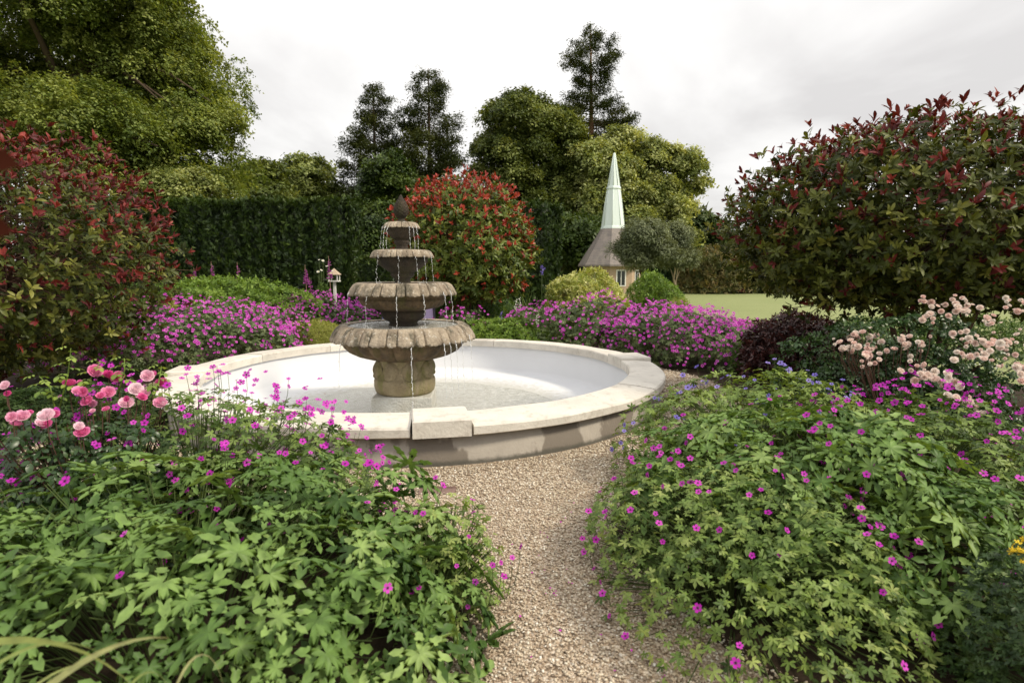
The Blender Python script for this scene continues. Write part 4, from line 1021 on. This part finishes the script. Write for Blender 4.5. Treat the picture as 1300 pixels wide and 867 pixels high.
for a in [(268, 332, 14.6, 'faded foxglove above the low green shrub, second from the left'), (301, 333, 14.5, 'pink foxglove above the middle of the low green shrub'), (246, 340, 14.7, 'short foxglove at the left of the low green shrub'), (387, 336, 13.6, 'dark pink foxglove at the right end of the low green shrub'), (417, 325, 13.9, 'tallest foxglove, beside the white flowering plant'), (393, 352, 13.2, 'short foxglove in front of the dark pink one')]: foxglove(*a)
root = empty('white_flower_plant', (wx(408, 13.7), 13.7, 0), 'white flowered tall plant left of the white bird table', 'plant')
leaf_mound(root, (wx(410, 13.7), 13.7), (.28, .25), 1.35, 91, 420, SPR_L, .055, M['green'])
g = Geo(); pp = np.array([P(405, 330, 13.7), P(410, 331, 13.7), P(408, 343, 13.6), P(415, 338, 13.7), P(422, 344, 13.6), P(404, 345, 13.7)])
for p in pp: tube(g, [(p[0], p[1], .3), p], [.006, .004], 4)
g.build('stems', M['stem'], root); put_parts('flower', [FL_WHI], root, pp, norm(rng.normal(size=(6, 3)) * .2 + [0, -.6, .7]), rng.uniform(.028, .042, 6))
root = empty('blue_flower', (wx(688, 14), 14, 0), 'single deep blue flower spike above the grass beside the variegated shrub', 'flower'); t = P(688, 340, 14)
g = Geo(); tube(g, [(t.x, 14, 0), tuple(t)], [.01, .005], 5); g.build('stem', M['stem'], root)
q = np.stack([np.full(14, t.x), np.full(14, 14.), np.linspace(t.z - .15, t.z + .05, 14)], 1) + rng.normal(size=(14, 3)) * .02; put_parts('flower', [FL_VIO], root, q, norm(rng.normal(size=(14, 3)) + [0, -1, 0]), np.full(14, .03))
# pale hosta-like spikes behind the coping
for i, (px, py, d) in enumerate([(636, 395, 10.6), (655, 380, 10.7), (660, 378, 10.8), (682, 400, 10.4)]):
    t = P(px, py, d); root = empty('flower_spike', (t.x, d, 0), ['pale lilac flower spike standing in the herb patch behind the coping', 'left one of the two pale seed spikes in front of the tall grass', 'right one of the two pale seed spikes in front of the tall grass', 'pale spike at the left end of the magenta bank'][i], 'flower spike', 'pale flower spikes behind the basin')
    g = Geo(); tube(g, [(t.x, d, 0), tuple(t)], [.006, .003], 4); g.build('stem', M['stem'], root)
    g = Geo(); n = 26; q = np.stack([np.full(n, t.x), np.full(n, d), np.linspace(t.z - .2, t.z, n)], 1) + rng.normal(size=(n, 3)) * .008
    scatter(g, QUAD, q, frames(rand_unit(n), rand_unit(n)), np.full(n, .03), rng.uniform(0, 1, n)); g.build('petals', M['violet' if i == 0 else 'white_fl'], root)
# white bird table
BY = 14.2; t = P(424, 341, BY); root = empty('bird_table', (t.x, BY, 0), 'white wooden bird table with pointed roof beside the foxgloves', 'bird table')
g = Geo(); boxg(g, (t.x - .03, BY - .03, 0), (t.x + .03, BY + .03, t.z - .32)); g.build('post', M['white'], root, smooth=False)
g = Geo(); boxg(g, (t.x - .12, BY - .12, t.z - .32), (t.x + .12, BY + .12, t.z - .29)); g.build('tray', M['white'], root, smooth=False)
for sx_ in (-1, 1):
    for sy_ in (-1, 1): g = Geo(); boxg(g, (t.x + sx_ * .10 - .01, BY + sy_ * .10 - .01, t.z - .29), (t.x + sx_ * .10 + .01, BY + sy_ * .10 + .01, t.z - .15)); g.build('corner_post', M['white'], root, smooth=False)
g = Geo(); b = .14; zz = t.z - .15
g.add([(t.x - b, BY - b, zz), (t.x + b, BY - b, zz), (t.x + b, BY + b, zz), (t.x - b, BY + b, zz), (t.x, BY, t.z + .01)], [(0, 1, 4), (1, 2, 4), (2, 3, 4), (3, 0, 4), (3, 2, 1, 0)]); g.build('roof', M['tan'], root, smooth=False)
# low stone wall end at the end of the path
a, b = P(426, 348, 28), P(446, 366, 28); root = empty('stone_wall', ((a.x + b.x) / 2, 28, 0), 'low sandstone wall end where the path passes the yew hedge', 'wall')
g = Geo(); boxg(g, (a.x, 28, 0), (b.x, 29, a.z - .08)); g.build('wall', M['tan'], root, smooth=False)
g = Geo(); boxg(g, (a.x - .06, 27.94, a.z - .077), (b.x + .06, 29.06, a.z)); g.build('cap_stone', M['tan'], root, smooth=False)
# lilac and blue planter behind the fountain
a, b = P(487, 387, 12.0), P(551, 405, 12.0); root = empty('planter_box', ((a.x + b.x) / 2, 12, 0), 'pale lilac box with a blue end seen behind the fountain stem', 'planter')
g = Geo(); boxg(g, (a.x + .11, 11.8, 0), (b.x, 12.2, a.z)); g.build('front_panel', M['lilac'], root, smooth=False)
g = Geo(); boxg(g, (a.x, 11.82, 0), (a.x + .108, 12.18, a.z - .01)); g.build('end_panel', M['blue'], root, smooth=False)
# small pale crate at the edge of the far lawn
a = P(1010, 372, 38); root = empty('utility_box', (a.x, 38, 0), 'small pale blue grey box standing at the far edge of the lawn', 'box')
g = Geo(); boxg(g, (a.x - .22, 37.8, 0), (a.x + .22, 38.2, .36)); g.build('body', M['white'], root, smooth=False)
g = Geo(); boxg(g, (a.x - .24, 37.78, .362), (a.x + .24, 38.22, .42)); g.build('lid', M['white'], root, smooth=False)

# ------------------------------------------------------------------ hedges
def hedge(label, x0, x1, y0, y1, h, seed, dens, size, mat='yew', name='yew_hedge', col=.5, depth=.24):
    root = empty(name, ((x0 + x1) / 2, (y0 + y1) / 2, 0), label, 'hedge'); r = np.random.default_rng(seed)
    L = x1 - x0; W = y1 - y0; faces = [('f', L * h), ('b', L * h * .3), ('l', W * h), ('r', W * h), ('t', L * W)]
    g = Geo(); PS = []; NS = []
    for k, A in faces:
        n = int(A * dens * (1.3 if k == 't' else 1)); u = r.uniform(size=n); v = r.uniform(size=n)
        if k in 'fb':
            x = x0 + u * L; z = v * h; ph = r.normal(size=1)[0]
            rid = np.abs(np.sin(x * PI / col + 1.2 * np.sin(x * 1.7) + .25 * np.sin(z * 2.1))) ; y = (y0 - rid * depth - .05 * lump(np.stack([x, x * 0, z], 1), seed, 3)) if k == 'f' else y1 + 0 * x
            p = np.stack([x, y, z], 1); N = np.tile([0, -1., 0] if k == 'f' else [0, 1., 0], (n, 1))
        elif k in 'lr':
            y = y0 + u * W; z = v * h; x = np.full(n, x0 if k == 'l' else x1) + (1 if k == 'r' else -1) * np.abs(np.sin(y * PI / col)) * depth
            p = np.stack([x, y, z], 1); N = np.tile([-1., 0, 0] if k == 'l' else [1., 0, 0], (n, 1))
        else:
            x = x0 - depth + u * (L + 2 * depth); y = y0 - depth + v * (W + depth); p = np.stack([x, y, h + .05 * np.sin(x * 3.1) + .08 * r.uniform(size=n)], 1); N = np.tile([0, 0, 1.], (n, 1))
        p = p + r.normal(size=p.shape) * size * .35 - N * size * .2; PS.append(p); NS.append(N)
    p = np.concatenate(PS); N = np.concatenate(NS); n = len(p)
    T = np.array([0, 0, 1.0]) + N * .5 + r.normal(size=(n, 3)) * .45; NN = N + r.normal(size=(n, 3)) * .5
    tint = np.clip(.38 + r.normal(size=n) * .18 + .25 * np.clip((p[:, 2] - h + .15) / .2, 0, 1) + .15 * lump(p, seed + 3, 3), 0, 1)  # sunlit top painted into the tint: leaves near the upper edge go lighter
    ti = r.integers(0, 3, n)
    for k in range(3):
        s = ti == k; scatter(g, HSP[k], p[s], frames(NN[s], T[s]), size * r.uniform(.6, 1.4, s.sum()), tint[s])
    d = .08; boxg(g, (x0 + d, y0 + d, 0), (x1 - d, y1 - d, h - d), 0, .1)
    g.build('foliage', M[mat], root)
def upspray(seed):
    r = np.random.default_rng(seed); it = []
    for i in range(6):
        a = r.uniform(-.7, .7); b = r.uniform(-.4, .4); it.append(((r.uniform(-.3, .3), r.uniform(-.3, .2), r.uniform(-.1, .1)), (b, -.2, 1), (math.sin(a), math.cos(a), b), r.uniform(.5, .9)))
    return combine(QUADN, it)
HSP = [upspray(s) for s in (1, 2, 3)]
hz = P(330, 258, 18).z
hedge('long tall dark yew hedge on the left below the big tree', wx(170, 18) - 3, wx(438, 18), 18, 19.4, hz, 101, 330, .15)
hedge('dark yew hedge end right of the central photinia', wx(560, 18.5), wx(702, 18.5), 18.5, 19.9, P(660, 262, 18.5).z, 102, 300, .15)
hedge('small clipped box hedge cube left behind the fountain', wx(458, 15), wx(492, 15), 15, 15.7, P(470, 331, 15).z, 103, 900, .08, name='box_hedge', col=.2, depth=.04)

hedge('distant dark field hedge beyond the lawn, seen either side of the chapel', -14, 62, 54, 56, 2.6, 104, 26, .62, mat='conifer_far', name='field_hedge', col=1.3, depth=.5)
# ------------------------------------------------------------------ trees
def tree(label, ells, base, r0, mat, seed, nsub, subr, per, size, group=None, tpls=None, droop=.3, bark='bark', lowcut=None, name='broadleaf_tree', cat='tree', sub=4, tb=0., flat=.55, shell=(.72, 1.05), up=.6):
    root = empty(name, base, label, cat, group)
    trunk_and_limbs(root, base, ells, r0, M[bark], seed, sub=sub)
    crown(root, ells, M[mat], tpls or SPR, nsub, subr, per, size, seed, droop, lowcut=lowcut, tb=tb, flat=flat, shell=shell, up=up)
    return root
D = 23.
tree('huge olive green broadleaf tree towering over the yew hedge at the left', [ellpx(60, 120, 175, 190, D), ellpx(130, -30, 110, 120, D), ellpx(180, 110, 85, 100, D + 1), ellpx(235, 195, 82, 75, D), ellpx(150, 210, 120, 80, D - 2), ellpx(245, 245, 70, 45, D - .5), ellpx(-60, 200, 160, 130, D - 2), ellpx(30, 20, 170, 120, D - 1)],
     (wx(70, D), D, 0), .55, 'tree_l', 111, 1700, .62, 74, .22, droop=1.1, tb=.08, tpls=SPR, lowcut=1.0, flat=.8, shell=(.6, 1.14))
tree('small yellow green bushy tree at the right foot of the huge tree behind the hedge', [ellpx(245, 245, 38, 22, 20.5), ellpx(205, 240, 30, 20, 20.5)], (wx(235, 20.5), 20.5, 0), .12, 'tree_maple', 112, 90, .4, 40, .2)
tree('pale green dome shaped tree beyond the hedge right of the huge tree', [ellpx(392, 250, 42, 48, 42), ellpx(365, 262, 30, 38, 41), ellpx(420, 272, 24, 32, 42)], (wx(392, 42), 42, 0), .3, 'tree_maple', 113, 300, .6, 40, .42, tb=-.1)
tree('dark olive small tree between the huge tree and the pale dome tree', [ellpx(330, 245, 25, 38, 36), ellpx(345, 270, 30, 40, 36)], (wx(335, 36), 36, 0), .2, 'tree_cedar', 114, 160, .6, 40, .4)
conifer('slim conifer tip rising behind the pale dome tree', 341, 198, 18, 44, 115, 1.0)
conifer('dark conifer with ragged outline, left of the pair behind the fountain', 480, 104, 60, 40, 116, 1.25, profile=lambda t: (1 - t) ** .5 * .95 + .12)
conifer('dark conifer with slender top, right of the pair behind the fountain', 548, 84, 66, 39, 117, 1.25, profile=lambda t: (1 - t) ** .7 * 1.0 + .22)
tree('dense dark green rounded tree between the yew hedge and the pair of conifers', [ellpx(498, 262, 32, 62, 31), ellpx(480, 300, 40, 50, 30)], (wx(495, 31), 31, 0), .2, 'yew', 118, 260, .5, 44, .3, flat=.9, tb=.12)
tree('dark bushy evergreen low at the right end of the long yew hedge', [ellpx(452, 315, 24, 38, 22), ellpx(478, 318, 20, 34, 22)], (wx(460, 22), 22, 0), .12, 'yew', 119, 140, .4, 44, .2, name='evergreen_tree', flat=.9)
tree('spreading olive cedar like tree in the middle, left of the tallest conifer', [ellpx(655, 170, 46, 50, 42), ellpx(640, 215, 34, 40, 41), ellpx(690, 200, 50, 60, 42), ellpx(670, 270, 52, 60, 41), ellpx(715, 260, 45, 70, 42)], (wx(675, 42), 42, 0), .5, 'tree_cedar', 120, 1000, .7, 56, .36, droop=.7, flat=.5, shell=(.62, 1.16))
conifer('tallest conifer with bare reddish trunk above the spire', 750, 30, 62, 44, 121, 1.2, profile=lambda t: (.9 if t < .72 else .9 - (t - .72) * 2.0) * (.75 + .3 * math.sin(t * 23)) , trunk='bark_red', lean=-.3)
tree('broad pale leaved maple like tree behind the copper spire', [ellpx(800, 225, 48, 62, 41), ellpx(845, 235, 42, 50, 41), ellpx(760, 240, 38, 60, 40), ellpx(820, 290, 60, 50, 41), ellpx(770, 300, 60, 50, 40)], (wx(805, 41), 41, 0), .45, 'tree_maple', 122, 1100, .62, 56, .36, droop=.5, tb=.08, shell=(.62, 1.16))
tree('dark green tree right of the pale maple like tree at the lawn edge', [ellpx(880, 305, 28, 34, 46), ellpx(905, 318, 20, 22, 46)], (wx(885, 46), 46, 0), .25, 'tree_mid', 123, 200, .7, 40, .45)
tree('dark green background tree filling behind the spire base', [ellpx(720, 320, 60, 40, 36), ellpx(640, 320, 50, 30, 34)], (wx(700, 36), 36, 0), .3, 'tree_mid', 124, 300, .7, 40, .42)
for i, (px, top, hw, d) in enumerate([(912, 284, 14, 62), (930, 290, 12, 64), (948, 280, 16, 62), (962, 292, 14, 60), (898, 298, 12, 60)]):
    conifer(['distant spruce, second in the row right of the spire', 'lowest distant spruce in the middle of the row', 'tallest distant spruce of the row near the right photinia', 'distant spruce touching the right photinia outline', 'leftmost distant spruce of the row'][i], px, top, hw, d, 130 + i, 1.0, mat='conifer_far', group='distant spruces beyond the lawn', size=.5)
tree('distant dark tree line tree behind the right photinia, left part', [ellpx(1060, 320, 60, 30, 62)], (wx(1060, 62), 62, 0), .4, 'tree_mid', 136, 200, 1.0, 40, .6)
tree('distant dark tree behind the right photinia at the picture edge', [ellpx(1230, 318, 90, 34, 62)], (wx(1230, 62), 62, 0), .4, 'tree_mid', 137, 260, 1.0, 40, .6)
WIL = [spray(QUADN, 10, s, .8, .8) for s in (8, 9)]
tree('grey green willow leaved small tree overlapping the chapel, left one', [ellpx(818, 318, 34, 36, 24, .8), ellpx(808, 330, 26, 26, 24, .8)], (wx(816, 24), 24, 0), .08, 'willow', 141, 200, .38, 46, .26, tpls=WIL, name='willow_tree', cat='tree', flat=.9, droop=.3)
tree('grey green willow leaved small tree with pale stem, right one', [ellpx(852, 318, 24, 34, 25, .8), ellpx(858, 330, 20, 24, 25, .8)], (wx(862, 25), 25, 0), .07, 'willow', 142, 150, .36, 46, .26, tpls=WIL, name='willow_tree', cat='tree', flat=.9, bark='tan')

# ------------------------------------------------------------------ chapel with copper spire
CD = 32.; cx = wx(776, CD); chp = empty('chapel', (cx, CD, 0), 'small octagonal brick chapel with slate roof and pale green copper spire', 'chapel')
s = CD / F
def octa(g, rows, rot=PI / 8 + .16, n=8, cap=True):
    V = []
    for r, z in rows: V += [(cx + r * math.cos(rot + k * 2 * PI / n), CD + r * math.sin(rot + k * 2 * PI / n), z) for k in range(n)]
    fs = [(i * n + k, i * n + (k + 1) % n, (i + 1) * n + (k + 1) % n, (i + 1) * n + k) for i in range(len(rows) - 1) for k in range(n)]
    if cap: fs += [tuple(range(n))[::-1], tuple((len(rows) - 1) * n + k for k in range(n))]
    g.add(V, fs)
zc = lambda y: P(776, y, CD).z
g = Geo(); octa(g, [(36 * s, 0), (36 * s, zc(337) + .02)]); g.build('wall', M['brick'], chp, smooth=False)
g = Geo(); octa(g, [(43 * s, zc(338.5)), (43 * s, zc(336.5)), (32 * s, zc(319)), (22 * s, zc(303)), (14.8 * s, zc(290))]); rf = g.build('roof', M['slate'], chp, smooth=False)
g = Geo(); octa(g, [(15.4 * s, zc(291.5)), (15 * s, zc(289)), (14.2 * s, zc(287)), (8.0 * s, zc(241)), (9.0 * s, zc(240)), (8.6 * s, zc(238)), (7.6 * s, zc(237)), (.6 * s, zc(194))]); sp_ = g.build('spire', M['copper'], chp, smooth=False)
g = Geo()
for k in range(8):
    a = PI / 8 + .16 + k * PI / 4
    for (r0, y0, r1, y1) in ((14.3, 287, 8.1, 241.5), (7.7, 236.5, .8, 195)):
        tube(g, [(cx + r0 * s * math.cos(a), CD + r0 * s * math.sin(a), zc(y0)), (cx + r1 * s * math.cos(a), CD + r1 * s * math.sin(a), zc(y1))], .02, 5)
g.build('seams', M['copper'], sp_)
rot = PI / 8 + .16; ap = 36 * s * math.cos(PI / 8)
for k in range(8):
    a = rot + (k + .5) * PI / 4; u = np.array([math.cos(a), math.sin(a), 0]); v = np.array([-u[1], u[0], 0]); c0 = np.array([cx, CD, 0])
    def q(rr, ss, z): return c0 + u * rr + v * ss + np.array([0, 0, z])
    def slab(w0, w1, z0, z1, d0, d1):
        g_ = Geo(); V = [q(d, w, z) for d in (d0, d1) for w, z in ((w0, z0), (w1, z0), (w1, z1), (w0, z1))]
        g_.add(V, [(0, 3, 2, 1), (4, 5, 6, 7), (0, 1, 5, 4), (1, 2, 6, 5), (2, 3, 7, 6), (3, 0, 4, 7)]); return g_
    w = slab(-.27, .27, .75, 1.62, ap - .05, ap + .03).build('window', M['white'], chp, smooth=False)
    slab(-.21, -.02, .80, 1.56, ap, ap + .034).build('pane', M['glass'], w, smooth=False); slab(.02, .21, .80, 1.56, ap, ap + .034).build('pane', M['glass'], w, smooth=False)

# ------------------------------------------------------------------ camera, light, sky
cam = bpy.data.cameras.new('camera'); co = bpy.data.objects.new('camera', cam); C.objects.link(co); sc.camera = co
co.location = (0, 0, CAMZ); co.rotation_euler = (PI / 2 - PITCH, 0, 0)
cam.sensor_width = 36; cam.lens = F * 36 / 1300; cam.clip_start = .05; cam.clip_end = 3000
cam.dof.use_dof = True; cam.dof.focus_distance = 6.0; cam.dof.aperture_fstop = 2.8
EL, AZ = math.radians(46), math.radians(112)      # AZ measured clockwise from +Y (the view) towards +X
sd_ = Vector((math.sin(AZ) * math.cos(EL), math.cos(AZ) * math.cos(EL), math.sin(EL)))
sl = bpy.data.lights.new('sun', 'SUN'); so = bpy.data.objects.new('sun', sl); C.objects.link(so)
sl.energy = 2.8; sl.angle = math.radians(9); sl.color = (1, .90, .72); so.rotation_euler = sd_.to_track_quat('Z', 'Y').to_euler(); so.location = (10, 5, 20)
w = bpy.data.worlds.new('World'); sc.world = w; w.use_nodes = True; nt = w.node_tree
bg = nt.nodes['Background']; sky = nt.nodes.new('ShaderNodeTexSky'); sky.sky_type = 'NISHITA'; sky.sun_disc = False
sky.sun_elevation = EL; sky.sun_rotation = AZ
tc = nt.nodes.new('ShaderNodeTexCoord'); sx = nt.nodes.new('ShaderNodeSeparateXYZ'); nt.links.new(tc.outputs['Generated'], sx.inputs[0])
zc_ = math_(nt, 'MAXIMUM', sx.outputs[2], 0.0); dn = math_(nt, 'ADD', zc_, .22)
cb = nt.nodes.new('ShaderNodeCombineXYZ'); nt.links.new(math_(nt, 'DIVIDE', sx.outputs[0], dn), cb.inputs[0]); nt.links.new(math_(nt, 'DIVIDE', sx.outputs[1], dn), cb.inputs[1])
n1 = nt.nodes.new('ShaderNodeTexNoise'); n1.inputs['Scale'].default_value = .9; n1.inputs['Detail'].default_value = 6; n1.inputs['Roughness'].default_value = .5; n1.inputs['Distortion'].default_value = .4
nt.links.new(cb.outputs[0], n1.inputs['Vector'])
cloud = ramp(nt, [(.34, (6.3, 6.1, 5.95)), (.47, (8.2, 8.02, 7.8)), (.60, (9.7, 9.5, 9.2))], n1.outputs['Fac'])
cie = math_(nt, 'ADD', math_(nt, 'MULTIPLY', zc_, .55), .95)
cl_ = mix(nt, cloud, (1, 1, 1), 0.0); vm = nt.nodes.new('ShaderNodeVectorMath'); vm.operation = 'SCALE'; nt.links.new(cloud, vm.inputs[0]); nt.links.new(cie, vm.inputs['Scale'])
nt.links.new(mix(nt, vm.outputs[0], sky.outputs[0], .08), bg.inputs[0]); bg.inputs[1].default_value = .10
sc.view_settings.view_transform = 'Standard'; sc.view_settings.look = 'None'; sc.view_settings.exposure = .24; sc.view_settings.gamma = 1
sc.cycles.max_bounces = 6; sc.cycles.diffuse_bounces = 3; sc.cycles.glossy_bounces = 2; sc.cycles.transmission_bounces = 4; sc.cycles.transparent_max_bounces = 4
print('faces', sum(len(o.data.polygons) for o in sc.objects if o.type == 'MESH'), 'objects', len(sc.objects))
